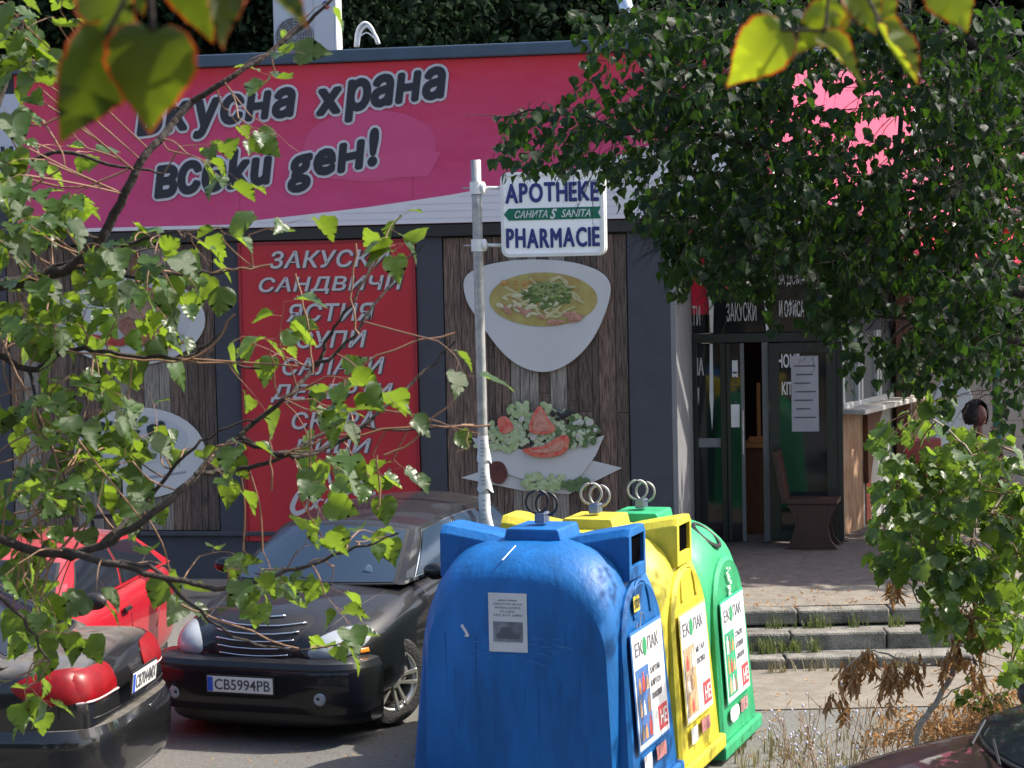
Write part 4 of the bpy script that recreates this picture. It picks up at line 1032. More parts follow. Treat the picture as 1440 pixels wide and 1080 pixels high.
def labelset(t, kind, c1, items):
    pw = mat('label_white', (.66, .67, .68), .45, vary=.06, vscale=6)
    fr_ = mat(kind + '_label_border', c1, .45)
    slab('label_border', -.40, .36, .37, 1.15, fr_, t, .003)
    slab('label', -.385, .345, .385, 1.13, pw, t, .0065)
    dk = mat('label_dark', (.10, .10, .12), .6); gr = mat('label_green', (.02, .25, .10), .5)
    text('label_lettering', 'ЕК', dk, t, -.33, .98, .18, .09, y=-.008, offset=.01, thick=.002, M=MF)
    MB().prism([(-.10 + .045 * math.cos(a), 1.02 + .062 * math.sin(a)) for a in [2 * PI * i / 20 for i in range(20)]], -.010, -.008, MF).build('label_emblem', gr, t)
    text('label_lettering', 'ПАК', dk, t, -.03, .98, .26, .09, y=-.008, offset=.01, thick=.002, M=MF)
    pic = MB(); pic.box(-.36, -.06, -.010, -.008, .42, .90, MF); pic.build('label_picture', mat(kind + '_picture', items[0], .5, vary=.4, vscale=12), t)
    r = random.Random(len(kind))
    for k in range(9):
        cx_ = -.33 + .085 * (k % 3) + r.uniform(0, .02); z0 = .44 + .15 * (k // 3); h = r.uniform(.09, .14); w_ = r.uniform(.04, .07)
        MB().prism([(cx_, z0), (cx_ + w_, z0), (cx_ + w_, z0 + h * .65), (cx_ + w_ * .68, z0 + h * .78), (cx_ + w_ * .68, z0 + h), (cx_ + w_ * .32, z0 + h), (cx_ + w_ * .32, z0 + h * .78), (cx_, z0 + h * .65)], -.012, -.0105, MF).build('packaging_picture', mat('pack%s' % ['tan', 'orange', 'white', 'red', 'brown'][(k * 2 + len(kind)) % 5], [(.5, .33, .2), (.6, .25, .08), (.6, .6, .6), (.5, .06, .05), (.2, .12, .07)][(k * 2 + len(kind)) % 5], .5), t)
    for k, s in enumerate(items[1]):
        text('label_lettering', s, dk, t, -.02, .82 - .085 * k, .24, .042, y=-.008, thick=.002, M=MF)
    slab('red_stamp', .10, .32, .42, .58, mat('stamp_red', (.52, .05, .06), .5, vary=.3, vscale=30), t, .009)
    text('label_lettering', 'НЕ', pw, t, .13, .45, .16, .1, y=-.011, thick=.002, M=MF, offset=.01)
    slab('small_label', -.30, -.12, .22, .33, pw, t, .004); slab('small_label', .0, .24, .24, .33, mat('small_label_red', (.5, .2, .2), .5, vary=.6, vscale=40), t, .004)
def binloc(k):
    x = .18 + .40 * k; y = 14.1 + 1.16 * k; return (x, y, gz(x, y) - [.0, .0, .03][k])
tb, bm_ = bell('blue', 'blue recycling bell nearest to the camera with a paper notice on its front', binloc(0), (.004, .125, .40))
ty, _ = bell('yellow', 'yellow recycling bell standing between the blue and the green one', binloc(1), (.62, .53, .045))
tg, _ = bell('green', 'green recycling bell with a round opening, last of the row next to the steps', binloc(2), (.03, .36, .15), hood=False)
labelset(tb, 'blue', (.03, .16, .45), ((.06, .16, .42), ('ХАРТИЯ', 'КАРТОН', 'ОПАКОВКИ')))
labelset(ty, 'yellow', (.7, .6, .1), ((.45, .33, .2), ('МЕТАЛ', 'ПЛАСТМАСА')))
labelset(tg, 'green', (.02, .4, .2), ((.03, .33, .16), ('СТЪКЛО', 'БУТИЛКИ', 'БУРКАНИ')))
# notice with upside-down text and a small car picture
MB().box(-.175, .085, -.6065, -.6035, 1.04, 1.42).build('paper_notice', paper, tb)
Mu = Matrix.Translation((-.045, 0, 1.34)) @ Matrix.Rotation(PI, 4, 'Y') @ Matrix.Translation((.045, 0, -1.34))
for k, (s, w_) in enumerate((('НОЩЕН ПАЗАР', .13), ('КОЛИ ЗА СКРАП', .19), ('ИЗКУПУВАМ', .17), ('АВТО', .10), ('0887 614 233', .19))):
    text('notice_text', s, mat('faded_ink', (.2, .2, .23), .8), tb, -.045 - w_ / 2, 1.30 + .024 * k, w_, .013, y=-.607, thick=.0015, M=Mu)
MB().box(-.145, .055, -.6095, -.607, 1.105, 1.235).build('notice_picture', mat('grey_photo', (.25, .26, .30), .8, vary=.5, vscale=9), tb)
MB().prism([(-.12, 1.125), (.03, 1.125), (.035, 1.155), (-.005, 1.165), (-.03, 1.20), (-.085, 1.20), (-.10, 1.165), (-.125, 1.155)], -.6115, -.610).build('notice_car_picture', mat('dark_photo', (.10, .10, .12), .8), tb)
MB().prism([(-.37, 1.20), (-.355, 1.21), (-.31, 1.14), (-.32, 1.125), (-.345, 1.13), (-.335, 1.145)], -.6045, -.602).build('torn_sticker', paper, tb)
r_ = random.Random(5); sm = MB()
for k in range(26):
    x = r_.uniform(-.42, .3); z = r_.uniform(.98, 1.10) + (.04 if x > .1 else 0); L = r_.uniform(.03, .14); a = r_.uniform(-.25, .3)
    sm.add([(x, -.6035, z), (x + L * math.cos(a), -.6035, z + L * math.sin(a)), (x + L * math.cos(a), -.6035, z + L * math.sin(a) + .003), (x, -.6035, z + .004)], [(0, 1, 2, 3)])
sm.build('scratches', mat('scratch_blue', (.05, .18, .45), .5), tb, fix=False)
r_ = random.Random(15); sm = MB()
for k in range(16):
    x = r_.uniform(-.5, .5); z = r_.uniform(.5, 1.25); L = r_.uniform(.15, .5); w_ = r_.uniform(.002, .006)
    sm.add([(x, -.6032, z), (x + w_, -.6032, z), (x + w_ * .4 + r_.uniform(-.01, .01), -.6032, z - L)], [(0, 1, 2)])
sm.build('dirt_runs', mat('dirt_run', (.008, .08, .26), .8), tb, fix=False)['kind'] = 'stuff'
MB().tube([(-.10, -.53, 1.62), (-.07, -.35, 1.69)], .0045, 5).build('seam', mat('pale_scratch', (.5, .6, .7), .5), tb)
slab('yellow_sticker', -.24, -.10, 1.26, 1.36, mat('sticker_yellow', (.6, .5, .05), .5), tb, .0); text('label_lettering', 'STOP', ink, tb, -.23, 1.28, .12, .06, y=-.003, thick=.002, M=MF, offset=.01)
# graffiti tags
def tagline(t, x, z, w_, m, seed):
    r = random.Random(seed); pts_ = [Vector((x + w_ * i / 9, -.006, z + r.uniform(-.05, .05))) for i in range(10)]
    MB().tube([p for p in smooth_path(pts_, 3)], .003, 4, True, MF).build('graffiti', m, t)
tagline(tb, -.26, 1.2, .22, MATS['faded_ink'], 4)
gw = mat('white_scrape', (.55, .62, .57), .7, vary=.3, vscale=30)
sm = MB(); r_ = random.Random(8)
for k in range(26):
    x = -.06 + .08 * r_.random() + .02 * math.sin(k); z = 1.36 - k * .0085
    sm.box(x - .025 * r_.random() - .012, x + .02 * r_.random() + .012, .004, .0065, z - .006, z + .004, MF)
sm.build('white_scrape', gw, tg, fix=False)
for x in (-.3, -.1, .05, .18): MB().prism([(x + .045 * math.cos(a), .28 + .045 * math.sin(a)) for a in [2 * PI * i / 18 for i in range(18)]], -.004, -.001, MF).build('round_sticker', MATS['label_white'], tg)

# ------------------------------------------------------------------ cars
from mathutils.bvhtree import BVHTree
tyre_m = mat('tyre_rubber', (.022, .022, .023), .8, bump=.5, bscale=60); alloy = mat('alloy', (.62, .62, .62), .3, metal=.8); chrome = mat('chrome', (.75, .75, .76), .15, metal=1)
plate_w = mat('plate_white', (.62, .62, .60), .5); plate_b = mat('plate_blue', (.02, .08, .5), .5)
trim_b = mat('black_trim', (.012, .012, .013), .5)
def carpaint(name, col, dust=.5, coat=1.0): return mat(name, col, .34, spec=.2, coat=coat, dust=dust, vary=.12, vscale=2)
def car(name, label, loc, th, st, gh, paint, wheels, wr=.315, sidewin=((.06, .46), (.50, .92)), glass=None):
    root = thing(name, label, 'car', loc, th)
    glass = glass or mat('car_glass', (.010, .013, .02), .08, spec=.35, vary=.0)
    secs = []
    for (y, zb, zs_, zt_, w_, wt) in st:
        h = [(0, zb), (.7 * w_, zb), (.94 * w_, zb + .05), (w_, zb + .18), (w_ * 1.0, .5 * (zb + zs_) + .06), (w_ * .985, zs_ - .1), ((w_ * .6 + wt * .4), zs_), (wt, zs_ + .4 * (zt_ - zs_)), (wt * .55, zs_ + .88 * (zt_ - zs_)), (0, zt_)]
        secs.append((y, [(x, z) for x, z in h] + [(-x, z) for x, z in h[1:-1][::-1]]))
    b = loft(MB(), secs).build('body', paint, root, smooth=True)
    sm_ = b.modifiers.new('s', 'SUBSURF'); sm_.levels = 2; sm_.render_levels = 2; bake(b)
    bvh = BVHTree.FromPolygons([v.co[:] for v in b.data.vertices], [p.vertices[:] for p in b.data.polygons])
    cut = MB()
    for (ya, tr) in wheels:
        for s in (-1, 1): cut.tube([(s * (tr - .22), ya, wr + .01), (s * (tr + .4), ya, wr + .01)], wr + .055, 28)
    co = cut.build('c', None); md = b.modifiers.new('b', 'BOOLEAN'); md.operation = 'DIFFERENCE'; md.object = co; md.solver = 'EXACT'; bake(b); bpy.data.objects.remove(co)
    if not b.data.materials: b.data.materials.append(paint)
    b.data.shade_smooth()
    try: b.data.set_sharp_from_angle(angle=R(35))
    except Exception: pass
    und = MB(); und.box(-st[5][4] * .8, st[5][4] * .8, wheels[1][0] - .5, wheels[0][0] + .5, .17, .6); und.build('underbody', trim_b, root)
    g = dict(gh); yf0, zf0, yf1, zf1, yr1, zr1, yr0, zr0, wb, wt_, cr = [g[k] for k in ('yf0', 'zf0', 'yf1', 'zf1', 'yr1', 'zr1', 'yr0', 'zr0', 'wb', 'wt', 'cr')]
    L = lambda a, b_, t: a + (b_ - a) * t
    bf, br = g.get('bf', .14), g.get('br', .12); cz = g.get('cz', .05)
    def wsn(u, v, o=0): return (u * L(wb, wt_, v), L(yf0, yf1, v) + bf * (1 - u * u) + o, L(zf0, zf1, v) + cz * (1 - u * u) * v + o * .7)
    def rrn(u, v, o=0): return (u * L(wb, wt_, v), L(yr0, yr1, v) - br * (1 - u * u) - o, L(zr0, zr1, v) + cz * (1 - u * u) * v + o * .5)
    def sdn(s, t, v, o=0): return (s * (L(wb, wt_, v) + .035 * math.sin(PI * v) * math.sin(PI * min(1, max(0, t))) ** .5 + o), L(L(yf0, yf1, v), L(yr0, yr1, v), t), L(L(zf0, zr0, t), L(zf1, zr1, t), v) + cr * math.sin(PI * t) * v)
    def rfn(u, t): return (u * wt_, L(yf1, yr1, t) + (1 - u * u) * (bf * (1 - t) - br * t), L(zf1, zr1, t) + cr * math.sin(PI * t) + cz * (1 - u * u) * (1 + .3 * math.sin(PI * t)))
    sh = MB(); sh.grid(lambda a, c: wsn(2 * a - 1, c), 16, 8).grid(lambda a, c: rrn(2 * a - 1, c), 16, 8).grid(lambda a, c: rfn(2 * a - 1, c), 16, 14)
    for s in (-1, 1): sh.grid(lambda a, c: sdn(s, a, c), 20, 10)
    cab = sh.build('cabin', paint, root, smooth='auto')
    for nm_, f_, (a0, a1, c0, c1) in (('windscreen', wsn, (-.90, .90, .04, .93)), ('rear_window', rrn, (-.86, .86, .12, .90))):
        MB().grid(lambda a, c: f_(L(a0 - .035, a1 + .035, a), L(c0 - .03, c1 + .03, c), .004), 14, 8).build('window_seal', trim_b, cab, smooth=True)
        MB().grid(lambda a, c: f_(L(a0, a1, a), L(c0, c1, c), .009), 14, 8).build(nm_, glass, cab, smooth=True)
    trimm = g.get('trim', trim_b)
    for s in (-1, 1):
        for (a0, a1) in sidewin:
            MB().grid(lambda a, c: sdn(s, L(a0 - .012, a1 + .012, a), L(.072, .908, c), .005), 8, 6).build('window_frame', trimm, cab, smooth=True)
            MB().grid(lambda a, c: sdn(s, L(a0, a1, a), L(.09, .89, c), .010), 8, 6).build('side_window', glass, cab, smooth=True)
    # wheels
    for (ya, tr) in wheels:
        for s in (-1, 1):
            Mw = Matrix.Translation((s * tr, ya, wr)) @ Matrix.Scale(s, 4, (1, 0, 0)) if True else None
            wt2 = bpy.data.objects.new('wheel', None); COL.objects.link(wt2); wt2.parent = root; wt2.matrix_basis = Mw @ (Matrix.Rotation(R(g.get('steer', 0)) * s, 4, 'Z') if ya > 0 else Matrix())
            MB().lathe([(-.19, wr * .64), (-.19, wr * .9), (-.165, wr), (-.03, wr), (0, wr * .95), (.008, wr * .82), (0, wr * .70), (-.02, wr * .66)], 40).build('tyre', tyre_m, wt2, smooth='auto')
            MB().lathe([(-.17, wr * .66), (-.12, wr * .60), (-.02, wr * .62), (.0, wr * .69), (-.012, wr * .70)], 40).build('rim', alloy, wt2, smooth=True)
            MB().lathe([(-.13, 0), (-.13, wr * .60)], 24).build('brake_disc', mat('dark_hub', (.05, .05, .05), .5, metal=.5), wt2)
            for k in range(5):
                for dd in (-1, 1):
                    a = 2 * PI * k / 5 + .3
                    Ms = Matrix.Rotation(a, 4, 'X')
                    MB().add([(-.05, dd * .022 - .011 + dd * .0, .05), (-.05, dd * .022 + .011, .05), (-.012, dd * .045 + .017, wr * .67), (-.012, dd * .045 - .012, wr * .67), (-.015, dd * .022 - .009, .05), (-.015, dd * .022 + .009, .05), (.004, dd * .045 + .013, wr * .66), (.004, dd * .045 - .010, wr * .66)],
                             [(0, 1, 2, 3), (4, 7, 6, 5), (0, 4, 5, 1), (1, 5, 6, 2), (2, 6, 7, 3), (3, 7, 4, 0)], Ms).build('spoke', alloy, wt2)
            MB().lathe([(-.06, .06), (.0, .055), (.006, .03), (.006, 0)], 20).build('hub_cap', alloy, wt2, smooth='auto')
    def hit(axis, a, c):
        if axis == 'front': o, d = Vector((a, 6, c)), Vector((0, -1, 0))
        elif axis == 'rear': o, d = Vector((a, -6, c)), Vector((0, 1, 0))
        elif axis == 'left': o, d = Vector((-6, a, c)), Vector((1, 0, 0))
        elif axis == 'right': o, d = Vector((6, a, c)), Vector((-1, 0, 0))
        else: o, d = Vector((a, c, 6)), Vector((0, 0, -1))
        h, n, i_, dist = bvh.ray_cast(o, d)
        if h is None: return None, None
        if n.dot(d) > 0: n = -n
        return h, n
    def decal(nm_, axis, outl_, m, off=.006, bulge=0, par=root, rings=5, smooth_o=True):
        o = smooth2(outl_, 5) if smooth_o else outl_; cx_ = sum(p[0] for p in o) / len(o); cy_ = sum(p[1] for p in o) / len(o); n = len(o); vs = []; last = None
        for r_ in range(rings + 1):
            q = r_ / rings
            for p in o:
                h, nn = hit(axis, cx_ + (p[0] - cx_) * q, cy_ + (p[1] - cy_) * q)
                if h is None: h, nn = last
                last = (h, nn); vs.append(h + nn * (off + bulge * (1 - q ** 3)) if r_ < rings else h + nn * off)
        for p in o:
            h, nn = hit(axis, *p)
            if h is None: h, nn = last
            vs.append(h - nn * .004)
        fs = [(r_ * n + i, r_ * n + (i + 1) % n, (r_ + 1) * n + (i + 1) % n, (r_ + 1) * n + i) for r_ in range(rings + 1) for i in range(n)]
        return MB().add(vs, fs).build(nm_, m, par, smooth='auto')
    def line(nm_, axis, pts_, m, r=.004, off=.0, par=root, sub=6):
        P = []
        for i in range(len(pts_) - 1):
            for k in range(sub):
                t = k / sub; h, nn = hit(axis, L(pts_[i][0], pts_[i + 1][0], t), L(pts_[i][1], pts_[i + 1][1], t))
                if h: P.append(h + nn * off)
        h, nn = hit(axis, *pts_[-1])
        if h: P.append(h + nn * off)
        return MB().tube(P, r, 6).build(nm_, m, par, smooth=True)
    return root, decal, line, hit, dict(ws=wsn, sd=sdn, rf=rfn, rr=rrn, cab=cab)
def numplate(parent, M, s, w_=.52, h=.112):
    p = MB().box(-w_ / 2, w_ / 2, 0, .012, -h / 2, h / 2, M).build('number_plate', plate_w, parent, bevel=.003)
    MB().box(-w_ / 2 - .012, w_ / 2 + .012, .004, .016, -h / 2 - .012, h / 2 + .012, M).build('plate_frame', trim_b, p)
    MB().box(-w_ / 2 + .004, -w_ / 2 + .045, -.0025, -.0005, -h / 2 + .004, h / 2 - .004, M).build('plate_band', plate_b, p)
    text('plate_text', s, ink, p, -w_ / 2 + .06, -h * .34, w_ - .08, h * .68, y=-.001, thick=.002, M=M, offset=.005)
    return p
def mirror(par, x, y, z, s, m):
    MB().ball((s * (x + .09), y, z), (.10, .055, .065), 16, 10).build('mirror', m, par, smooth=True)
    MB().tube([(s * (x - .04), y, z - .05), (s * (x + .05), y, z - .03)], .018, 6).build('mirror_arm', trim_b, par)
def origin(world, th, local):
    v = Matrix.Rotation(th, 3, 'Z') @ Vector(local); return Vector((world.x - v.x, world.y - v.y, 0))

# --- black retro car in the middle
th = R(160)
pblack = carpaint('black_car_paint', (.004, .005, .008), .06, .55)
pt_st = [(1.93, .32, .62, .74, .50, .34), (1.86, .24, .70, .84, .66, .42), (1.66, .21, .78, .92, .79, .47), (1.25, .20, .88, .99, .845, .53), (.85, .20, .94, 1.03, .85, .62), (.3, .2, .97, 1.01, .85, .72), (-.7, .2, .99, 1.03, .85, .74), (-1.35, .2, 1.0, 1.03, .86, .74), (-1.95, .25, .97, 1.0, .83, .68), (-2.18, .35, .88, .93, .72, .58)]
pt_gh = dict(yf0=.86, zf0=.99, yf1=.22, zf1=1.335, yr1=-1.45, zr1=1.36, yr0=-2.02, zr0=.97, wb=.735, wt=.575, cr=.05, bf=.16, br=.14, cz=.06, steer=-24, trim=chrome)
lo = origin(W(558, 1020, 15.6), th, (-.80, 1.22, 0)); lo.z = gz(-1, 16) + .0
blue_glass = mat('windscreen_glass', (.022, .038, .065), .14, spec=.32)
pt, dc, ln, hit, P = car('parked_car', 'black retro hatchback with chrome grille bars and plate CB5994PB, parked nose to the road', lo, th, pt_st, pt_gh, pblack, [(1.22, .80), (-1.39, .78)], .33, ((.07, .38), (.42, .70), (.74, .93)), blue_glass)
gm_ = mat('grille_dark', (.008, .008, .009), .5)
dc('grille', 'front', [(-.36, .86), (0, .875), (.36, .86), (.33, .72), (.27, .60), (0, .575), (-.27, .60), (-.33, .72)], gm_, .004)
for k in range(5):
    z = .815 - k * .05; hw = .345 - k * .018
    ln('grille_bar', 'front', [(-hw, z + .012), (-hw / 2, z), (0, z - .004), (hw / 2, z), (hw, z + .012)], chrome, .0062, .012)
ln('emblem_wing', 'front', [(-.17, .868), (-.06, .862), (0, .866), (.06, .862), (.17, .868)], chrome, .008, .012)
hl1 = mat('headlight_lens', (.30, .33, .36), .22, vary=.12, vscale=9, coat=.4); 
for s in (-1, 1):
    dc('headlight', 'front', [(s * .42, .64), (s * .47, .735), (s * .60, .79), (s * .72, .775), (s * .755, .70), (s * .70, .625), (s * .58, .595), (s * .47, .60)][::s], hl1, .006, .03)
# bumper
def bump(sec_n=14, y0=2.06, z0=.40, hh=.185, half=.865, depth=.24, lx=24):
    def fn(u, v):
        x = (u * 2 - 1); X_ = x * half; Y_ = y0 - .05 * x * x - .30 * abs(x) ** 5
        a = v * 2 * PI; c, s_ = math.cos(a), math.sin(a)
        nx = abs(x) ** 6
        return (X_ + nx * 0, Y_ - depth / 2 + depth / 2 * math.copysign(abs(c) ** .55, c), z0 + hh * math.copysign(abs(s_) ** .6, s_))
    return fn
SECF = [(-.14, .215), (0, .23), (.03, .30), (.035, .42), (.03, .53), (.0, .59), (-.14, .61)]
def fbm(u, v):
    t = (u * 2 - 1) * PI / 2; s_, c = math.sin(t), math.cos(t); k = v * 6; i = min(int(k), 5); q = k - i
    o = SECF[i][0] * (1 - q) + SECF[i + 1][0] * q; z = SECF[i][1] * (1 - q) + SECF[i + 1][1] * q
    return ((.845 + o) * math.copysign(abs(s_) ** .42, s_), 1.62 + (.43 + o) * abs(c) ** .5, z)
bp_ = MB().grid(fbm, 60, 18).build('bumper', pblack, pt, smooth='auto')
MB().grid(bump(y0=2.035, z0=.22, hh=.10, half=.80), 24, 16).build('chin', trim_b, pt, smooth=True)
MB().grid(lambda u, v: (.88 * math.copysign(abs(math.sin((u * 2 - 1) * 1.5)) ** .42, u - .5), 1.62 + .468 * abs(math.cos((u * 2 - 1) * 1.5)) ** .5, .545 + .012 * v), 60, 1).build('bumper_strip', trim_b, bp_)
numplate(bp_, Matrix.Translation((.03, 2.10, .43)) @ Matrix.Rotation(PI, 4, 'Z'), 'CB5994PB')
for s in (-1, 1):
    MB().lathe([(0, 0), (.012, .03), (.0, .052), (-.02, .06)], 20, 'Y', Matrix.Translation((s * .57, 2.062, .35))).build('fog_light', hl1, bp_, smooth=True)
    MB().lathe([(-.01, .060), (.008, .07), (-.02, .075)], 20, 'Y', Matrix.Translation((s * .57, 2.058, .35))).build('fog_light_ring', trim_b, bp_, smooth=True)
    mirror(pt, .80, .62, 1.06, s, pblack)
    sd_ = 'left' if s < 0 else 'right'
    ln('door_seam', sd_, [(.62, .25), (.66, .60), (.60, .93)], trim_b, .004); ln('door_seam', sd_, [(-.36, .25), (-.36, .95)], trim_b, .004); ln('door_seam', sd_, [(-.95, .55), (-1.1, .75), (-1.15, .95)], trim_b, .004)
    for y in (-.22, -1.02): MB().box(s * .862 - .012, s * .862 + .012, y - .09, y + .09, .80, .83).build('door_handle', pblack, pt, bevel=.008)
    ln('side_moulding', sd_, [(.55, .48), (-.9, .48)], pblack, .018)
    dc('side_marker', sd_, [(1.62, .62), (1.70, .62), (1.70, .65), (1.62, .65)], mat('amber', (.6, .2, .02), .3), .006, .004, smooth_o=False)
    dc('rear_light', 'rear', [(s * .6, .6), (s * .68, .6), (s * .68, .9), (s * .6, .9)][::s], mat('red_lens', (.35, .01, .015), .15, coat=1), .006, .01)
ln('bonnet_seam', 'top', [(-.50, 1.75), (-.62, .95)], trim_b, .004); ln('bonnet_seam', 'top', [(.50, 1.75), (.62, .95)], trim_b, .004)
# script on the door, wipers
for k, x in enumerate((-.30, .22)):
    a = Vector(P['ws'](x, -.02, .03)); b_ = Vector(P['ws'](x + .45, .10, .03)); MB().tube([a, b_], .008, 5).build('wiper', trim_b, pt)
p0 = P['ws'](-.62, .22, .014)
MB().ball((p0[0], p0[1], p0[2]), (.03, .004, .045), 10, 8).build('windscreen_sticker', mat('pale_sticker', (.4, .55, .6), .5), pt)

# --- black saloon at the left, rear towards us
th = R(82.5)
vw_st = [(2.22, .28, .60, .66, .60, .45), (2.05, .2, .66, .74, .80, .58), (1.4, .18, .76, .90, .88, .66), (.95, .18, .86, .96, .89, .70), (.3, .18, .92, .95, .89, .76), (-.8, .18, .95, .98, .89, .76), (-1.5, .19, .97, 1.04, .89, .74), (-2.05, .22, .98, 1.07, .87, .70), (-2.22, .27, .96, 1.06, .80, .66), (-2.30, .36, .62, .70, .72, .5)]
vw_gh = dict(yf0=1.05, zf0=.94, yf1=.35, zf1=1.38, yr1=-1.05, zr1=1.38, yr0=-1.72, zr0=1.00, wb=.77, wt=.56, cr=.04, bf=.16, br=.14, cz=.05)
lo = origin(W(186, 957, 13.55), th, (0, -2.28, 0)); lo.z = gz(-2.5, 13.5) + 0
pb2 = carpaint('black_saloon_paint', (.008, .008, .009), .62)
vw, dc, ln, hit, P = car('parked_car', 'black saloon at the left edge with its rear and red tail light towards the bins', lo, th, vw_st, vw_gh, pb2, [(1.5, .77), (-.80, .77)], .32)
redl = mat('tail_lens', (.24, .003, .006), .3, coat=0, spec=.3, vary=.35, vscale=14)
for s in (-1, 1):
    sd_ = 'left' if s < 0 else 'right'
    dc('tail_light', 'rear', [(s * .30, .80), (s * .34, .95), (s * .55, .97), (s * .80, .95), (s * .80, .80), (s * .55, .77)][::s], redl, .008, .02)
    dc('tail_light', sd_, [(-1.80, .90), (-1.95, .965), (-2.18, .97), (-2.19, .80), (-2.0, .79), (-1.86, .83)], redl, .008, .012)
    ln('chrome_strip', 'rear', [(s * .30, .785), (s * .80, .785)], mat('pale_lens', (.6, .5, .5), .2), .008, .012)
    mirror(vw, .86, .72, 1.02, s, pb2); ln('door_seam', sd_, [(.85, .25), (.85, .9)], trim_b); ln('door_seam', sd_, [(-.15, .25), (-.15, .92)], trim_b); ln('door_seam', sd_, [(-1.0, .5), (-1.2, .92)], trim_b)
ln('boot_seam', 'rear', [(-.72, .68), (0, .66), (.72, .68)], trim_b, .005); ln('boot_seam', 'rear', [(-.29, .70), (-.31, .93)], trim_b, .004); ln('boot_seam', 'rear', [(.29, .70), (.31, .93)], trim_b, .004)
SEC = [(-.14, .20), (-.01, .215), (.02, .28), (.03, .42), (.028, .56), (.0, .63), (-.14, .655)]
def rb(u, v):
    t = (u * 2 - 1) * PI / 2; s_, c = math.sin(t), math.cos(t); k = v * 6; i = min(int(k), 5); q = k - i
    o = SEC[i][0] * (1 - q) + SEC[i + 1][0] * q; z = SEC[i][1] * (1 - q) + SEC[i + 1][1] * q
    return ((.88 + o) * math.copysign(abs(s_) ** .45, s_), -1.72 - (.62 + o) * abs(c) ** .45, z)
rbm = MB().grid(rb, 60, 18).build('bumper', pb2, vw, smooth='auto')
MB().grid(lambda u, v: ((u * 2 - 1) * .86, -2.325 + .03 * (u * 2 - 1) ** 2 + .26 * abs(u * 2 - 1) ** 5 - .03, .245 + .015 * v), 28, 1).build('chrome_strip', chrome, rbm)
numplate(vw, Matrix.Translation((.0, -2.385 + .02, .80)) @ Matrix.Rotation(R(6), 4, 'X'), 'CB7044MX', .50, .125)

# --- red hatchback
th = R(172)
rd_st = [(1.90, .28, .55, .62, .55, .40), (1.75, .2, .62, .72, .74, .52), (1.3, .18, .74, .88, .82, .58), (.95, .18, .82, .92, .83, .64), (.3, .18, .86, .90, .83, .70), (-.7, .18, .90, .93, .83, .70), (-1.2, .19, .92, .95, .83, .68), (-1.6, .22, .92, .96, .80, .64), (-1.85, .3, .85, .9, .70, .55)]
rd_gh = dict(yf0=1.02, zf0=.89, yf1=.30, zf1=1.22, yr1=-1.25, zr1=1.22, yr0=-1.72, zr0=.93, wb=.72, wt=.54, cr=.05, bf=.16, br=.1, cz=.05)
lo = origin(W(128, 836, 15.5), th, (-.88, .75, 0)); lo.z = gz(-3, 15.5)
pr = carpaint('red_car_paint', (.38, .010, .022), .2)
rd, dc, ln, hit, P = car('parked_car', 'small red hatchback parked behind the black saloon, half hidden by branches', lo, th, rd_st, rd_gh, pr, [(1.2, .72), (-1.25, .72)], .30, ((.10, .50), (.54, .92)))
for s in (-1, 1):
    sd_ = 'left' if s < 0 else 'right'
    mirror(rd, .80, .72, .98, s, trim_b)
    ln('door_seam', sd_, [(.72, .3), (.72, .86)], trim_b); ln('door_seam', sd_, [(-.34, .3), (-.34, .9)], trim_b); ln('door_seam', sd_, [(-.95, .5), (-1.1, .7), (-1.12, .9)], trim_b)
    for y in (-.2, -.98): MB().box(s * .84 - .014, s * .84 + .014, y - .08, y + .08, .76, .79).build('door_handle', trim_b, rd, bevel=.006)
    dc('headlight', 'front', [(s * .35, .55), (s * .4, .66), (s * .62, .70), (s * .66, .60), (s * .5, .53)][::s], hl1, .006, .03)
    dc('side_marker', sd_, [(1.02, .60), (1.10, .60), (1.11, .66), (1.03, .66)], MATS['amber'], .006, .006)
    dc('rear_light', 'rear', [(s * .5, .6), (s * .62, .6), (s * .62, .85), (s * .5, .85)][::s], redl, .006, .01)

# --- dark maroon car, bottom right
th = R(90)
mr_st = [(2.1, .28, .58, .64, .60, .45), (1.95, .2, .66, .76, .80, .58), (1.4, .18, .80, .93, .86, .64), (.95, .18, .88, .99, .87, .68), (.3, .18, .92, .96, .87, .74), (-.8, .18, .95, .98, .87, .74), (-1.4, .19, .97, 1.0, .87, .72), (-1.95, .22, .95, 1.0, .84, .66), (-2.15, .3, .85, .9, .72, .5)]
mr_gh = dict(yf0=1.0, zf0=.96, yf1=.15, zf1=1.28, yr1=-1.2, zr1=1.28, yr0=-1.9, zr0=.98, wb=.755, wt=.58, cr=.05, bf=.16, br=.14, cz=.05)
pm_ = carpaint('maroon_paint', (.016, .004, .007), .05, .7)
mc, dc, ln, hit, P = car('parked_car', 'dark maroon car cut off by the lower right corner, black door mirror in view', (3.50, 10.60, gz(3.6, 10.7)), th, mr_st, mr_gh, pm_, [(1.33, .76), (-1.3, .76)])
for s in (-1, 1):
    mirror(mc, .84, .72, 1.04, s, trim_b); ln('door_seam', 'left' if s < 0 else 'right', [(.8, .3), (.8, .9)], trim_b)
    ln('bonnet_seam', 'top', [(s * .62, 1.9), (s * .70, 1.0)], trim_b, .004)
    dc('headlight', 'front', [(s * .4, .6), (s * .42, .7), (s * .66, .73), (s * .7, .63), (s * .5, .58)][::s], hl1, .006, .03)
for k, x in enumerate((-.5, .1)):
    a = Vector(P['ws'](x, -.03, .03)); b_ = Vector(P['ws'](x + .5, .08, .03)); MB().tube([a, b_], .008, 5).build('wiper', trim_b, mc)
MB().box(-.70, -.62, 1.45, 1.60, .93, .945).build('washer_jet', trim_b, mc)
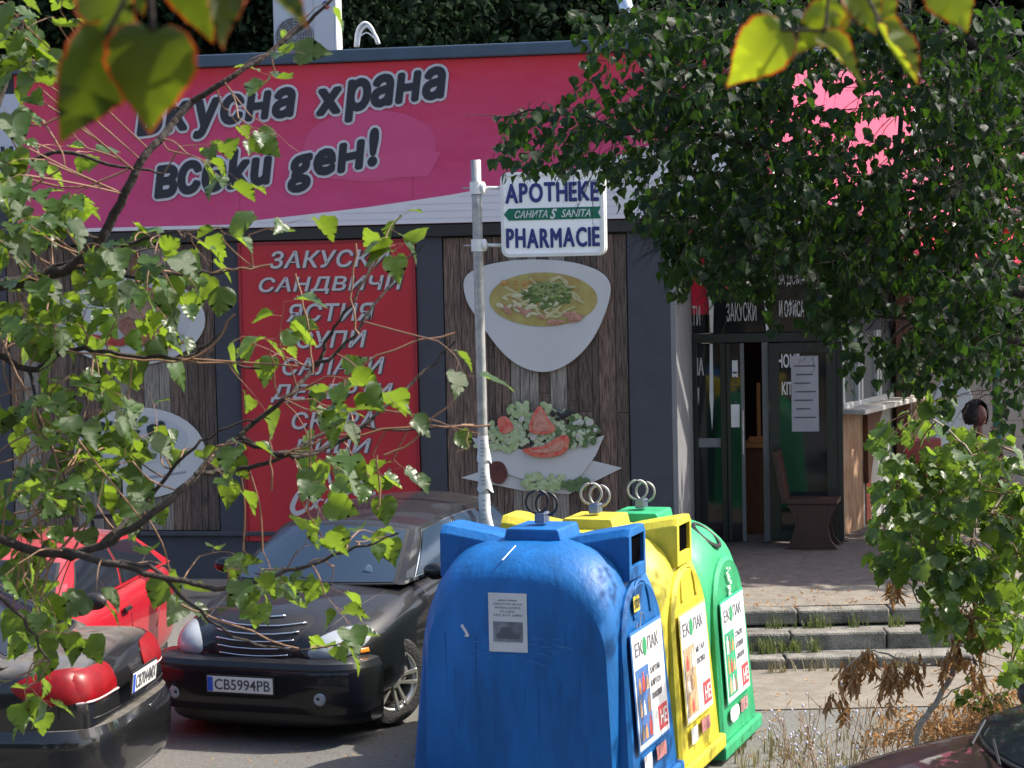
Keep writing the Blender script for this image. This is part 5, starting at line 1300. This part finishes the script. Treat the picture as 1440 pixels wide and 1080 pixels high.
#PART3
# ------------------------------------------------------------------ vegetation
bark = mat('bark', (.045, .035, .03), .9, vary=.4, vscale=20, bump=.8, bscale=40)
bark_l = mat('pale_bark', (.45, .38, .31), .8, vary=.4, vscale=20, bump=.5, bscale=40)
twig_m = mat('twig', (.16, .10, .05), .7)
linden = leafmat('linden_leaf', [(.022, .05, .012), (.035, .075, .02), (.05, .10, .025)], (.30, .46, .03), .40, .36, spec=.55)
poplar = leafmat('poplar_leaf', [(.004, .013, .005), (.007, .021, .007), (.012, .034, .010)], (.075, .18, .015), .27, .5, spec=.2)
young = leafmat('young_leaf', [(.04, .085, .02), (.055, .115, .025), (.08, .15, .03)], (.26, .42, .035), .42, .36)
nearm = leafmat('near_leaf', [(.03, .05, .008), (.045, .07, .01)], (.10, .14, .006), .5, .5, edge=(.42, .07, .01)); nearm2 = leafmat('near_leaf_bright', [(.05, .085, .012), (.075, .11, .014)], (.34, .42, .015), .5, .45, edge=(.42, .07, .01))
dry = leafmat('dry_leaf', [(.40, .19, .065), (.58, .36, .17), (.24, .10, .04)], (.60, .32, .11), .35, .7)
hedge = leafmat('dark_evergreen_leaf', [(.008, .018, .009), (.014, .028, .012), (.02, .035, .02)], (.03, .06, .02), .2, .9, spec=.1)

# left linden -------------------------------------------------------
DL = 6.0
lt = thing('linden_tree', 'linden tree reaching in from the left with sunlit heart shaped leaves', 'tree', (-2.75, 6.3, gz(-2.7, 6.3)))
br_px = [  # (px,py,depth offset, radius)
    ([(-560, 1150, .3), (-500, 800, .3), (-430, 560, .2), (-320, 420, .1), (-160, 420, 0), (0, 400, 0), (105, 372, 0), (160, 300, 0), (200, 225, 0), (262, 150, .1), (330, 105, .1), (405, 55, .2), (470, 0, .2), (520, -60, .3)], .034, .003),
    ([(-430, 560, .2), (-260, 640, -.1), (-100, 720, -.2), (60, 775, -.2), (140, 768, -.2), (215, 722, -.2), (275, 668, -.1), (335, 612, 0), (400, 560, 0), (440, 520, .1), (465, 470, .1), (500, 420, .1), (535, 355, .2)], .019, .003),
    ([(335, 612, 0), (400, 640, 0), (470, 625, .1), (520, 590, .1), (600, 520, .2), (640, 480, .2)], .011, .003),
    ([(275, 668, -.1), (340, 660, 0), (400, 640, 0), (480, 600, .1), (560, 605, .2), (640, 598, .2), (690, 600, .2)], .009, .002),
    ([(60, 772, -.2), (150, 790, -.3), (240, 815, -.3), (320, 825, -.3), (420, 800, -.2), (500, 770, -.2), (560, 750, -.2)], .013, .003),
    ([(150, 790, -.3), (210, 800, -.3), (270, 850, -.3), (330, 895, -.3), (400, 915, -.2), (480, 905, -.2)], .008, .002),
    ([(-160, 420, 0), (-60, 470, .1), (40, 520, .1), (90, 492, .1), (170, 498, .1), (260, 503, .1), (330, 512, .1), (385, 520, .1)], .014, .003),
    ([(260, 503, .1), (300, 480, .1), (331, 440, .1)], .006, .002),
    ([(-160, 420, 0), (-80, 300, .2), (-20, 180, .2), (20, 80, .3), (50, -40, .3)], .02, .005),
    ([(-80, 300, .2), (0, 250, .2), (80, 215, .2), (170, 235, .2), (230, 245, .2)], .012, .003),
    ([(40, 520, .1), (60, 600, 0), (95, 680, 0), (125, 730, 0)], .006, .002),
    ([(-100, 720, -.2), (-40, 800, -.3), (30, 870, -.3), (70, 930, -.3)], .012, .003),
    ([(440, 520, .1), (500, 470, .1), (560, 380, .2), (600, 340, .2)], .007, .002),
    ([(105, 372, 0), (190, 340, 0), (250, 325, 0), (330, 318, .1)], .009, .002),
    ([(105, 372, 0), (180, 390, 0), (250, 385, 0), (310, 380, 0), (380, 373, 0)], .009, .002),
    ([(0, 400, 0), (60, 380, .2), (150, 355, .2), (220, 350, .3), (300, 320, .3)], .008, .002),
    ([(262, 150, .1), (200, 140, .2), (130, 120, .2)], .007, .002),
    ([(140, 768, -.2), (210, 700, 0), (260, 640, 0), (320, 600, 0), (380, 590, 0)], .009, .002),
]
tubes = []; samples = []
for pts_, r0, r1 in br_px:
    P = smooth_path([W(x, y, DL + dz) for x, y, dz in pts_], 5, .004); n = len(P)
    tubes.append((P, [r0 + (r1 - r0) * (i / (n - 1)) ** .7 for i in range(n)])); samples += P
trunk = smooth_path([(-2.75, 6.3, lt.location.z), (-2.72, 6.3, 1.3), (-2.6, 6.3, 2.2), W(-430, 560, DL + .2)], 5)
MB().tube([Vector(p) - lt.location for p in trunk], [.11 - .003 * i for i in range(len(trunk))], 12).build('trunk', bark, lt, smooth=True)
for pt_, r_ in tubes: MB().tube([p - lt.location for p in pt_], r_, 7, cap=False).build('branch', bark, lt, smooth=True)
def keep(ls, rects):
    out = []
    for l in ls:
        c = CR.transposed() @ (l[0] + Vector((0, 0, -l[3] * .4)) - Vector((0, 0, CAMZ))); x = 720 + c.x / -c.z * FPX; y = 540 - c.y / -c.z * FPX
        if not any(a < x < b and c_ < y < d for a, c_, b, d in rects): out.append(l)
    return out
leaves = []; tw = []
def cluster(cx, cy, rx, ry, ntw, nl, size, d0, dr, dirx=.7, diry=-.1, length=.3, droop=.6, samples_=None, out=None, tb=None, connect=True, r=.0035, updown=.8, nr=.55):
    for _ in range(ntw):
        a = rng.uniform(0, 2 * PI); q = math.sqrt(rng.random()); d = d0 + rng.uniform(-dr, dr)
        s = W(cx + rx * q * math.cos(a), cy + ry * q * math.sin(a), d)
        dirn = Vector((dirx, rng.uniform(-.4, .4), diry)) + rv(.45)
        nb = min(samples_, key=lambda p: (p - s).length_squared) if (connect and samples_) else None
        if nb is not None and (nb - s).length > .02: dirn = dirn * .45 + (s - nb).normalized() * .9
        twig(s, dirn, length * rng.uniform(.6, 1.3), nl, size, droop, 4, out, tb, r, updown, nr=nr)
        if nb is not None and (nb - s).length < 1.2:
            tb.append((smooth_path([nb, nb.lerp(s, .5) + rv(.008), s], 3), [r * 1.5] * 7))
CL = [  # cx, cy, rx, ry, twigs, leaves per twig
    (25, 60, 55, 80, 9, 4), (60, 20, 90, 30, 7, 3), (20, 190, 40, 60, 6, 4), (45, 130, 40, 30, 4, 3),
    (150, 235, 60, 40, 6, 3), (40, 250, 40, 50, 5, 3), (330, 170, 60, 30, 5, 3), (250, 215, 70, 30, 5, 3), (385, 85, 40, 30, 4, 3), (420, 40, 30, 30, 3, 2),
    (60, 330, 90, 40, 14, 4), (200, 345, 110, 25, 12, 4), (310, 325, 60, 20, 5, 3), (120, 400, 120, 40, 18, 4), (250, 390, 70, 25, 8, 3), (40, 450, 60, 50, 13, 4),
    (130, 470, 80, 35, 10, 3), (50, 540, 70, 50, 12, 4), (150, 560, 50, 40, 6, 3), (60, 640, 90, 50, 16, 4), (180, 640, 90, 25, 11, 4), (280, 640, 60, 25, 7, 3), (40, 720, 60, 40, 10, 4),
    (40, 800, 50, 50, 8, 3), (60, 870, 50, 50, 8, 3), (20, 950, 30, 30, 3, 3), (140, 700, 60, 20, 5, 3),
    (390, 495, 60, 25, 8, 3), (450, 572, 70, 18, 8, 4), (500, 530, 50, 40, 3, 3), (440, 635, 70, 15, 6, 4), (520, 645, 60, 12, 4, 4), (420, 690, 40, 18, 3, 3),
    (620, 480, 25, 15, 2, 3), (560, 355, 40, 20, 3, 4), (640, 600, 45, 10, 3, 4), (270, 800, 60, 30, 6, 3), (350, 770, 30, 20, 3, 3), (410, 805, 60, 25, 5, 4), (500, 755, 50, 12, 4, 3), (440, 790, 90, 20, 3, 3),
    (300, 870, 40, 20, 2, 3), (440, 850, 50, 20, 2, 3), (450, 910, 30, 8, 2, 3), (150, 790, 50, 20, 4, 3), (210, 590, 60, 40, 4, 3), (340, 550, 50, 40, 2, 2)]
for cx, cy, rx, ry, n_, nl in CL:
    cluster(cx, cy, rx * .9, ry * .8, max(1, int(n_ * (.85 if cx < 110 else .5) + .5)), nl, .078, DL, .35, out=leaves, tb=tw, samples_=samples, length=.15, r=.0017, updown=.22, nr=.42, droop=.3)
for pts_ in ([(440, 525), (436, 470), (425, 420), (415, 385)], [(505, 470), (494, 420), (500, 342)], [(470, 560), (530, 500), (640, 468)], [(400, 640), (480, 612), (600, 600), (690, 598)], [(90, 492), (200, 505), (280, 500), (331, 441)], [(330, 512), (250, 505), (420, 515)], [(380, 612), (381, 650), (382, 690)], [(436, 600), (437, 680), (432, 722)], [(530, 640), (533, 700), (531, 716)], [(0, 470), (60, 600), (110, 735)], [(0, 180), (60, 172), (120, 150)], [(30, 250), (110, 262), (180, 238)], [(540, 640), (580, 620), (640, 560)], [(60, 170), (90, 230), (40, 270), (20, 330)], [(255, 850), (330, 880), (420, 912)], [(380, 373), (340, 378), (300, 384)]):
    tw.append((smooth_path([W(x, y, DL - .1) for x, y in pts_], 4, .003), [.0028] * (4 * (len(pts_) - 1) + 1)))
build_tubes('twigs', tw, mat('reddish_twig', (.22, .12, .07), .6), lt, 4, stuff=True)
leaves = keep(leaves, [(430, 60, 700, 300), (370, 180, 700, 300), (700, 0, 1500, 1100), (40, 150, 95, 240), (610, 620, 700, 720), (610, 640, 800, 1080)])
place_leaves(lt, 'linden', leaves, linden)

# right dark poplar ----------------------------------------------------
rt = thing('poplar_tree', 'large dark poplar whose dense shaded crown fills the upper right', 'tree', (4.15, 11.6, gz(4, 11.6)))
tk = smooth_path([(4.15, 11.6, rt.location.z), (4.1, 11.6, 2.0), (3.9, 11.5, 4), (3.75, 11.4, 6.5)], 5)
MB().tube([Vector(p) - rt.location for p in tk], [.16 - .004 * i for i in range(len(tk))], 14).build('trunk', bark, rt, smooth=True)
leaves = []; tw = []; samples = []
DR = 11.0
bpx = [([(1620, 420, .4), (1500, 330, .2), (1380, 290, 0), (1250, 255, 0), (1130, 225, -.1), (1010, 190, -.2), (900, 190, -.2), (790, 160, -.2), (700, 165, -.2)], .03, .004),
       ([(1620, 420, .4), (1500, 420, 0), (1380, 400, 0), (1260, 370, .1), (1150, 350, .2), (1050, 330, .2), (960, 300, .2), (900, 310, .2)], .04, .006),
       ([(1600, 200, .4), (1480, 120, .3), (1350, 60, .2), (1200, 30, 0), (1050, 40, 0), (930, 60, 0), (850, 80, 0)], .05, .006),
       ([(1620, 420, .4), (1520, 480, 0), (1420, 480, 0), (1320, 460, 0), (1220, 440, 0), (1150, 460, 0)], .03, .005),
       ([(1130, 200, -.1), (1090, 260, 0), (1040, 340, 0), (990, 390, .1)], .014, .004), ([(1380, 400, 0), (1300, 440, .2), (1240, 500, .2)], .012, .003),
       ([(1280, -60, .2), (1275, 100, .2), (1262, 250, .2), (1290, 380, .3)], .02, .006)]
for pts_, r0, r1 in bpx:
    P = smooth_path([W(x, y, DR + dz) for x, y, dz in pts_], 5, .012); n = len(P); samples += P
    MB().tube([p - rt.location for p in P], [r0 + (r1 - r0) * i / (n - 1) for i in range(n)], 8, cap=False).build('branch', bark, rt, smooth=True)
CR_ = [(1010, 30, 150, 50, 60), (1200, 40, 120, 55, 60), (1370, 60, 90, 70, 60), (900, 20, 60, 35, 10),
       (1000, 130, 90, 55, 55), (1330, 170, 40, 60, 30), (1240, 235, 60, 25, 16), (1160, 180, 40, 40, 8), (1410, 200, 40, 90, 38), (940, 130, 60, 50, 18),
       (1060, 230, 80, 60, 60), (1350, 270, 90, 50, 50), (1190, 275, 80, 40, 38), (960, 230, 60, 50, 26), (1240, 120, 40, 16, 8), (1215, 185, 55, 35, 13),
       (1000, 330, 80, 50, 56), (1120, 350, 80, 45, 52), (1250, 350, 80, 45, 50), (1380, 370, 70, 60, 50), (950, 300, 35, 40, 14),
       (1030, 395, 40, 18, 10), (1170, 420, 50, 40, 22), (1300, 430, 60, 40, 30), (1400, 460, 50, 50, 28), (1190, 470, 25, 22, 8), (1330, 495, 50, 25, 10), (1410, 540, 30, 22, 8),
       (800, 165, 55, 34, 9), (860, 190, 50, 45, 12), (725, 165, 35, 28, 5), (860, 110, 50, 25, 4), (780, 215, 40, 18, 5), (855, 245, 22, 16, 4), (1070, 110, 60, 40, 24), (1450, 320, 60, 200, 40), (1120, 140, 20, 50, 8)]
for cx, cy, rx, ry, n_ in CR_:
    cluster(cx, cy, rx, ry, int(n_ * 1.5), 7, .058, DR, 1.1, dirx=-.5, diry=-.2, out=leaves, tb=tw, samples_=samples, length=.26, droop=.8, r=.003, connect=False, updown=1.0)
# crown mass above the frame, part of the same tree
for _ in range(260):
    p = Vector((rng.uniform(1.2, 5.5), 11.3 + rng.uniform(-1.6, 1.4), rng.uniform(5.3, 8.2)))
    if ((p.x - 3.6) / 2.6) ** 2 + ((p.z - 6.3) / 2.1) ** 2 < 1: twig(p, rv(1), .4, 7, .07, .5, 4, leaves, tw, .003)
# twigs of the crown that throw leaf shadows on the bins
ga_, gb_ = Vector((math.cos(GA), -math.sin(GA), 0)), Vector((math.sin(GA), math.cos(GA), 0))
for kb, xr, zr, n_ in ((0, (-.5, .5), (.0, .70), 46), (1, (-.62, -.30), (.1, 1.6), 34), (0, (-.6, .1), (1.3, 1.8), 12), (1, (-.2, .4), (.0, .35), 8)):
    B = Vector(binloc(kb))
    for _ in range(n_):
        q = B + ga_ * .72 + gb_ * rng.uniform(*xr) + Vector((0, 0, rng.uniform(*zr))) + sv * rng.uniform(3.2, 4.4)
        twig(q + Vector((.1, 0, .1)), Vector((-.5, rng.normal() * .4, -.2)), .26, 6, .068, .6, 4, leaves, tw, .003)
build_tubes('twigs', tw, bark, rt, 3, stuff=True)
leaves = keep(leaves, [(560, 255, 842, 420), (560, 240, 690, 300), (842, 330, 930, 800), (600, 60, 690, 400), (900, 425, 1075, 900), (1000, 470, 1160, 900), (1000, 600, 1290, 900), (1170, 560, 1300, 900), (1340, 545, 1396, 625), (690, 270, 860, 420), (1150, 128, 1205, 150), (1225, 170, 1262, 196), (965, 400, 1000, 480), (1090, 385, 1135, 455), (1022, 430, 1065, 465), (1212, 445, 1285, 478), (1240, 410, 1290, 430)])
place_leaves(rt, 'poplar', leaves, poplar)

# bright young tree at the right ---------------------------------------
yt = thing('young_tree', 'bright green young tree with lobed leaves and bundles of dried brown leaves below', 'tree', (W(1290, 1040, 10.9).x + .02, 12.3, gz(2.3, 12.3)))
leaves = []; tw = []; dl = []; samples = []; DY = 12.3
ypx = [([(1288, 1140, 0), (1290, 1035, 0), (1315, 990, 0), (1340, 940, 0), (1346, 890, 0), (1350, 820, 0), (1370, 740, 0), (1375, 660, 0), (1340, 610, 0), (1290, 570, 0)], .022, .004),
       ([(1346, 890, 0), (1300, 850, .1), (1270, 810, .1), (1240, 770, .1)], .008, .003), ([(1340, 940, 0), (1270, 930, -.1), (1220, 915, -.1), (1190, 940, -.1)], .008, .003),
       ([(1370, 740, 0), (1410, 700, .1), (1440, 640, .1)], .012, .003), ([(1350, 820, 0), (1400, 800, 0), (1450, 780, 0)], .01, .003), ([(1370, 740, 0), (1310, 720, 0), (1250, 710, 0)], .009, .003),
       ([(1315, 990, 0), (1360, 960, .1), (1420, 945, .1)], .006, .002)]
for pts_, r0, r1 in ypx:
    P = smooth_path([W(x, y, DY + dz) for x, y, dz in pts_], 5, .006); n = len(P); samples += P
    MB().tube([p - yt.location for p in P], [r0 + (r1 - r0) * i / (n - 1) for i in range(n)], 7, cap=False).build('branch', bark_l, yt, smooth=True)
for cx, cy, rx, ry, n_ in [(1300, 565, 40, 35, 9), (1290, 640, 25, 20, 3), (1350, 635, 35, 30, 9), (1385, 632, 26, 18, 8), (1400, 680, 40, 45, 14), (1310, 705, 60, 30, 12), (1390, 760, 60, 50, 26), (1300, 770, 55, 40, 16), (1255, 715, 22, 18, 5), (1275, 770, 35, 25, 6),
                             (1370, 830, 55, 40, 18), (1420, 850, 40, 50, 12), (1270, 690, 40, 15, 4), (1440, 740, 30, 80, 12), (1410, 910, 30, 30, 4), (1340, 855, 30, 20, 5)]:
    cluster(cx, cy, rx, ry, n_, 5, .10, DY, .4, dirx=-.4, diry=.1, out=leaves, tb=tw, samples_=samples, length=.2, droop=.4, r=.003)
for cx, cy, rx, ry, n_ in [(1258, 822, 8, 12, 6), (1222, 930, 8, 16, 8), (1196, 950, 14, 18, 14), (1250, 960, 14, 24, 16), (1285, 938, 14, 16, 8), (1185, 985, 10, 18, 7), (1360, 870, 16, 20, 8), (1385, 890, 14, 20, 8), (1345, 920, 14, 20, 8), (1370, 940, 10, 16, 6), (1330, 940, 10, 20, 5)]:
    for _ in range(n_):
        s = W(cx + rng.normal() * rx * .6, cy - 14 + rng.normal() * ry * .5, DY + rng.uniform(-.12, .12)); twig(s, Vector((rng.normal() * .3, 0, -1)), .10, 8, .07, .5, 3, dl, tw, .002, updown=2.2, petiole=.15)
build_tubes('twigs', tw, twig_m, yt, 4, stuff=True)
leaves = keep(leaves, [(1340, 550, 1392, 600), (1000, 400, 1225, 1100), (1000, 860, 1300, 1100)])
place_leaves(yt, 'vine', leaves, young)
merged_leaves('dry_leaves', 'dry', dl, dry, yt, yt.location)

# dry shrub heap, lower right
ds = thing('dry_shrub', 'heap of cut brown twigs and withered leaves lying behind the maroon car', 'shrub', (3.0, 12.6, gz(3, 12.6)))
dl = []; tw = []; gl_ = []
for _ in range(170):
    x = rng.uniform(1270, 1470); yt_ = 1030 - (x - 1270) * .35; s = W(x, rng.uniform(yt_, 1045), 12.9 + rng.uniform(-.4, .4))
    twig(s, Vector((rng.normal(), .2, .3)), .25, 8, .055, .4, 3, dl, tw, .003)
for _ in range(16):
    s = W(rng.uniform(1370, 1440), rng.uniform(985, 1010), 12.7); twig(s, Vector((rng.normal(), 0, .5)), .15, 4, .06, .3, 3, gl_, tw, .003)
build_tubes('twigs', tw, mat('dry_twig', (.25, .17, .10), .8), ds, 3, stuff=True)
merged_leaves('dry_leaves', 'dry', dl, dry, ds, ds.location); merged_leaves('green_leaves', 'linden', gl_, young, ds, ds.location)

# weeds and grass ------------------------------------------------------
def blades(name, spots, m, hmin, hmax, wdt=.006, label=None):
    V_ = []; F_ = []
    for (x, y, z) in spots:
        for _ in range(int(rng.integers(3, 7))):
            a = rng.uniform(0, 2 * PI); h = rng.uniform(hmin, hmax); l = rng.uniform(.1, .6) * h; c, s = math.cos(a), math.sin(a); w_ = wdt * rng.uniform(.6, 1.4)
            bx, by = x + rng.normal() * .02, y + rng.normal() * .02; k = len(V_)
            V_ += [(bx - s * w_, by + c * w_, z - .01), (bx + s * w_, by - c * w_, z - .01), (bx + c * l * .4 + s * w_ * .6, by + s * l * .4 - c * w_ * .6, z + h * .6), (bx + c * l * .4 - s * w_ * .6, by + s * l * .4 + c * w_ * .6, z + h * .6), (bx + c * l, by + s * l, z + h)]
            F_ += [(k, k + 1, k + 2, k + 3), (k + 3, k + 2, k + 4)]
    me = bpy.data.meshes.new(name); me.from_pydata(V_, [], F_); me.materials.append(m); o = bpy.data.objects.new(name, me); COL.objects.link(o); return tag(o, kind='stuff')
gm1 = leafmat('grass_blade', [(.05, .09, .02), (.10, .13, .04), (.20, .17, .08)], (.2, .28, .06), .3, .6)
gm2 = leafmat('dry_grass_blade', [(.22, .18, .10), (.30, .25, .15), (.12, .12, .05)], (.3, .26, .12), .3, .7)
sp = []
for _ in range(190): x = 1.3 + 1.5 * rng.random() ** 1.6; sp.append((x + .05 * math.sin(40 * x), 19.50 + rng.random() * .22, -.235 + .0))
for _ in range(8):
    c = rng.uniform(1.3, 3.9)
    for _ in range(6): sp.append((c + rng.normal() * .06, 19.97 + rng.random() * .15, -.09))
blades('step_grass', sp, gm1, .05, .17)
sp = []
for _ in range(1100):
    x = rng.uniform(1.3, 4.5); y = rng.uniform(12.4, 17.0); dens = (1 - sst(13.6, 15.4, y)) * .8 + .01
    if rng.random() < dens: sp.append((x, y, gz(x, y)))
for _ in range(900):
    x = 2.6 + rng.normal() * .35; y = 13.3 + rng.normal() * .5; sp.append((x, y, gz(x, y)))
blades('verge_grass', sp, gm1, .05, .2)
sp = []
for _ in range(420): x = rng.uniform(1.6, 4.3); y = rng.uniform(13.2, 16.6) if rng.random() < .86 else rng.uniform(19.1, 19.27); sp.append((x, y, gz(x, y)))
blades('dry_verge_grass', sp, gm2, .04, .16)
sheet('verge', [1.25 + .35 * i for i in range(16)], [10.6, 11.3, 11.8, 12.3, 12.8, 13.3, 14, 15.2], lambda x, y: gz(x, y) + .012, mat('verge_soil', (.20, .17, .12), .95, vary=.5, vscale=6, bump=1, bscale=40, col2=(.10, .10, .05)))
wf = mat('pale_flower', (.5, .5, .65), .6)
for k, (px, d, h) in enumerate([(1128, 14.2, .75), (1165, 14.0, .95), (1195, 14.6, .9), (1236, 14.0, 1.0), (1262, 14.4, .7), (1150, 15.0, .5), (1300, 13.8, .8), (1105, 15.2, .45), (1215, 15.0, .8)]):
    p = W(px, 1040, d); z = gz(p.x, d); t = thing('weed', ['dry brown weed standing third to the right of the green bin', 'tall weed with pale flowers between the green bin and the dried leaves', 'dry brown weed directly under the leftmost bundle of dried leaves', 'tall flowering weed under the right bundle of dried leaves', 'dry brown weed in front of the young tree stem', 'short flowering weed, second to the right of the green bin', 'rightmost dry weed beside the maroon car mirror', 'short flowering weed nearest to the green bin', 'brown weed rising between the two bundles of dried leaves'][k], 'weed', (p.x, d, z), 0, 'wiry weeds on the verge')
    mb = MB(); fl = MB()
    for q in range(5):
        lean = Vector((rng.normal() * .16, rng.normal() * .1, 0)); hh = h * rng.uniform(.5, 1)
        P = smooth_path([(0, 0, 0), lean * .4 + Vector((0, 0, hh * .5)), lean + Vector((0, 0, hh))], 3, .008); mb.tube(P, .0028, 4)
        for u in range(5):
            b0 = P[2 + u % 4]; e = b0 + Vector((rng.normal() * .08, rng.normal() * .05, .08 + .08 * rng.random())); mb.tube([b0, e], .0018, 3); fl.ball(e, .009 * rng.uniform(.5, 1.3), 5, 4)
    mb.build('stem', gl if False else MATS['dry_twig'], t, fix=False); fl.build('seed_heads', wf if k % 2 else MATS['dry_twig'], t, fix=False)['kind'] = 'stuff'
# fallen leaves on the ground
sp = []
for _ in range(500):
    x = rng.uniform(1.2, 4.5); y = rng.choice([rng.uniform(13, 19.2), rng.uniform(20.2, 21.5)]); z = (gz(x, y) if y < 19.3 else PZ) + .012
    sp.append((Vector((x, y, z)), Vector((rng.normal(), rng.normal(), .1)), Vector((0, 0, 1)) + rv(.3), rng.uniform(.03, .06), int(rng.integers(5))))
for _ in range(200):
    x = rng.uniform(-2.2, .2); y = rng.uniform(12.5, 17); sp.append((Vector((x, y, gz(x, y) + .004)), Vector((rng.normal(), rng.normal(), .1)), Vector((0, 0, 1)) + rv(.2), rng.uniform(.02, .04), int(rng.integers(5))))
o = merged_leaves('fallen_leaves', 'dry', sp, dry, None, Vector())

# leaves close to the lens ----------------------------------------------
def near_branch(name, label, loc_px, d, items, twigs_, lm=None):
    root = thing(name, label, 'branch', W(*loc_px, d))
    for pts_ in twigs_:
        P = smooth_path([W(x, y, d + dz) for x, y, dz in pts_], 5); MB().tube([p - root.location for p in P], .0022, 6).build('twig', bark, root, smooth=True)
    for (bx, by, tx, ty, dz, face_, s, var) in items:
        b = W(bx, by, d + dz); t_ = W(tx, ty, d + dz + .01 * face_); L_ = (t_ - b).length / 1.05
        n = (Vector((0, -1, .2)) + Vector((face_, 0, 0))).normalized(); x, y, z = frame(t_ - b, n)
        o = bpy.data.objects.new('leaf', leaf_mesh('linden', var, lm or nearm)); COL.objects.link(o); o.parent = root
        M = Matrix((x * L_ * s, y * L_, z * L_)).transposed().to_4x4(); M.translation = b - root.location; o.matrix_basis = M
near_branch('near_branch', 'blurred large linden leaves with scorched edges hanging close to the lens, top left', (200, -60), 1.7,
            [(215, 45, 205, 185, 0, .1, 1.0, 2), (140, -40, 180, 75, .05, -.5, .9, 0), (150, 50, 96, 212, .02, .6, .7, 4), (300, -60, 322, 68, .03, .9, .7, 1), (260, -50, 290, 55, .06, -.1, .8, 2), (360, -30, 424, 46, .02, 1.2, .5, 3), (175, -50, 205, 20, .08, .3, .8, 0)],
            [[(120, -120, 0), (200, -50, 0), (215, 45, 0)], [(200, -50, 0), (300, -60, .03), (360, -30, .02)], [(200, -50, 0), (150, 50, .02)]])
near_branch('near_branch', 'blurred yellow green leaves with brown edges hanging close to the lens, top right', (1180, -60), 2.3,
            [(1098, 42, 1024, 116, 0, .1, .85, 2), (1170, 10, 1122, 80, .03, .5, .8, 0), (1150, 55, 1222, 114, .0, .9, .45, 1), (1180, 5, 1150, 60, .05, -.3, .9, 2), (1200, -20, 1240, 44, .05, .1, .9, 4), (1236, 40, 1279, 124, .02, 1.0, .5, 3), (1215, -40, 1265, 40, .08, .2, .8, 0), (1320, -40, 1374, 38, .03, .0, .95, 2), (1165, 20, 1180, 62, .02, .4, .6, 4)],
            [[(1150, -120, 0), (1165, -30, 0), (1160, 45, 0)], [(1160, 45, 0), (1130, 42, 0), (1098, 42, 0)], [(1165, -30, 0), (1215, -40, .05), (1320, -40, .03)], [(1205, -30, .05), (1232, 20, .03), (1236, 40, .02)]], nearm2)

# dark evergreens behind the shop and an added unseen tree shading the patio, then trees opposite ----------
def crown_tree(name, label, loc, h, rad, zc_, n, size, m, kind='poplar', group=None, rz_=None):
    t = thing(name, label, 'tree', loc, 0, group); x0, y0, z0 = loc; L_ = Vector(loc)
    MB().tube([(0, 0, 0), (.05, 0, h * .5), (0, 0, h * .9)], [.2, .14, .05], 10).build('trunk', bark, t, smooth=True)
    ls = []
    V_ = []
    C0 = [Vector((rng.normal() * rad * .45, rng.normal() * rad * .45, zc_ + rng.normal() * (rz_ or rad) * .4)) for _ in range(16)]
    for i in range(n):
        c = C0[int(rng.integers(len(C0)))]; d = rv(1).normalized(); r = rad * .55 * rng.random() ** .35
        p = L_ + c + Vector((d.x * r, d.y * r, d.z * r * (rz_ or rad) / rad))
        ls.append((p, d + Vector((0, 0, -.6)) + rv(.4), d + rv(.6), size * rng.uniform(.6, 1.3), int(rng.integers(5))))
    merged_leaves('crown', kind, ls, m, t, L_)
    return t
lab = ['dark evergreen behind the roof at the far left', 'dark evergreen behind the air conditioner', 'dark evergreen behind the roof, right of the white pipes', 'dark evergreen behind the roof above the pharmacy sign', 'dark evergreen behind the roof flue', 'dark evergreen behind the right end of the roof']
for i in range(6):
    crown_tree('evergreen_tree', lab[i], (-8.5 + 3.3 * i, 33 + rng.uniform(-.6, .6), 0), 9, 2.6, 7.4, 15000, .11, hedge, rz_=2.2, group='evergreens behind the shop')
for i in range(4):
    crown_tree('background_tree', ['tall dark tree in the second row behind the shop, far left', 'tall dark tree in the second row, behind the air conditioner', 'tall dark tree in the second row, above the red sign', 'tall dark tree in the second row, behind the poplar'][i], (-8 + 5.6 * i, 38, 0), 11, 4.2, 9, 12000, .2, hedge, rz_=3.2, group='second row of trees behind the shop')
crown_tree('added_shade_tree', 'unseen dense tree added right of the view to shade the patio', (7.6, 23.7, .1), 7, 1.8, 5.2, 3600, .2, poplar, rz_=.75)  # added out of view only to throw shade on the patio
for i in range(5):
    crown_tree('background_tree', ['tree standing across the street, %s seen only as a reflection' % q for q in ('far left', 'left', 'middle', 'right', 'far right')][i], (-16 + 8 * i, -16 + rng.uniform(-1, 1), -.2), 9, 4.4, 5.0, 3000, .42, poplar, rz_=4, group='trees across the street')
#END
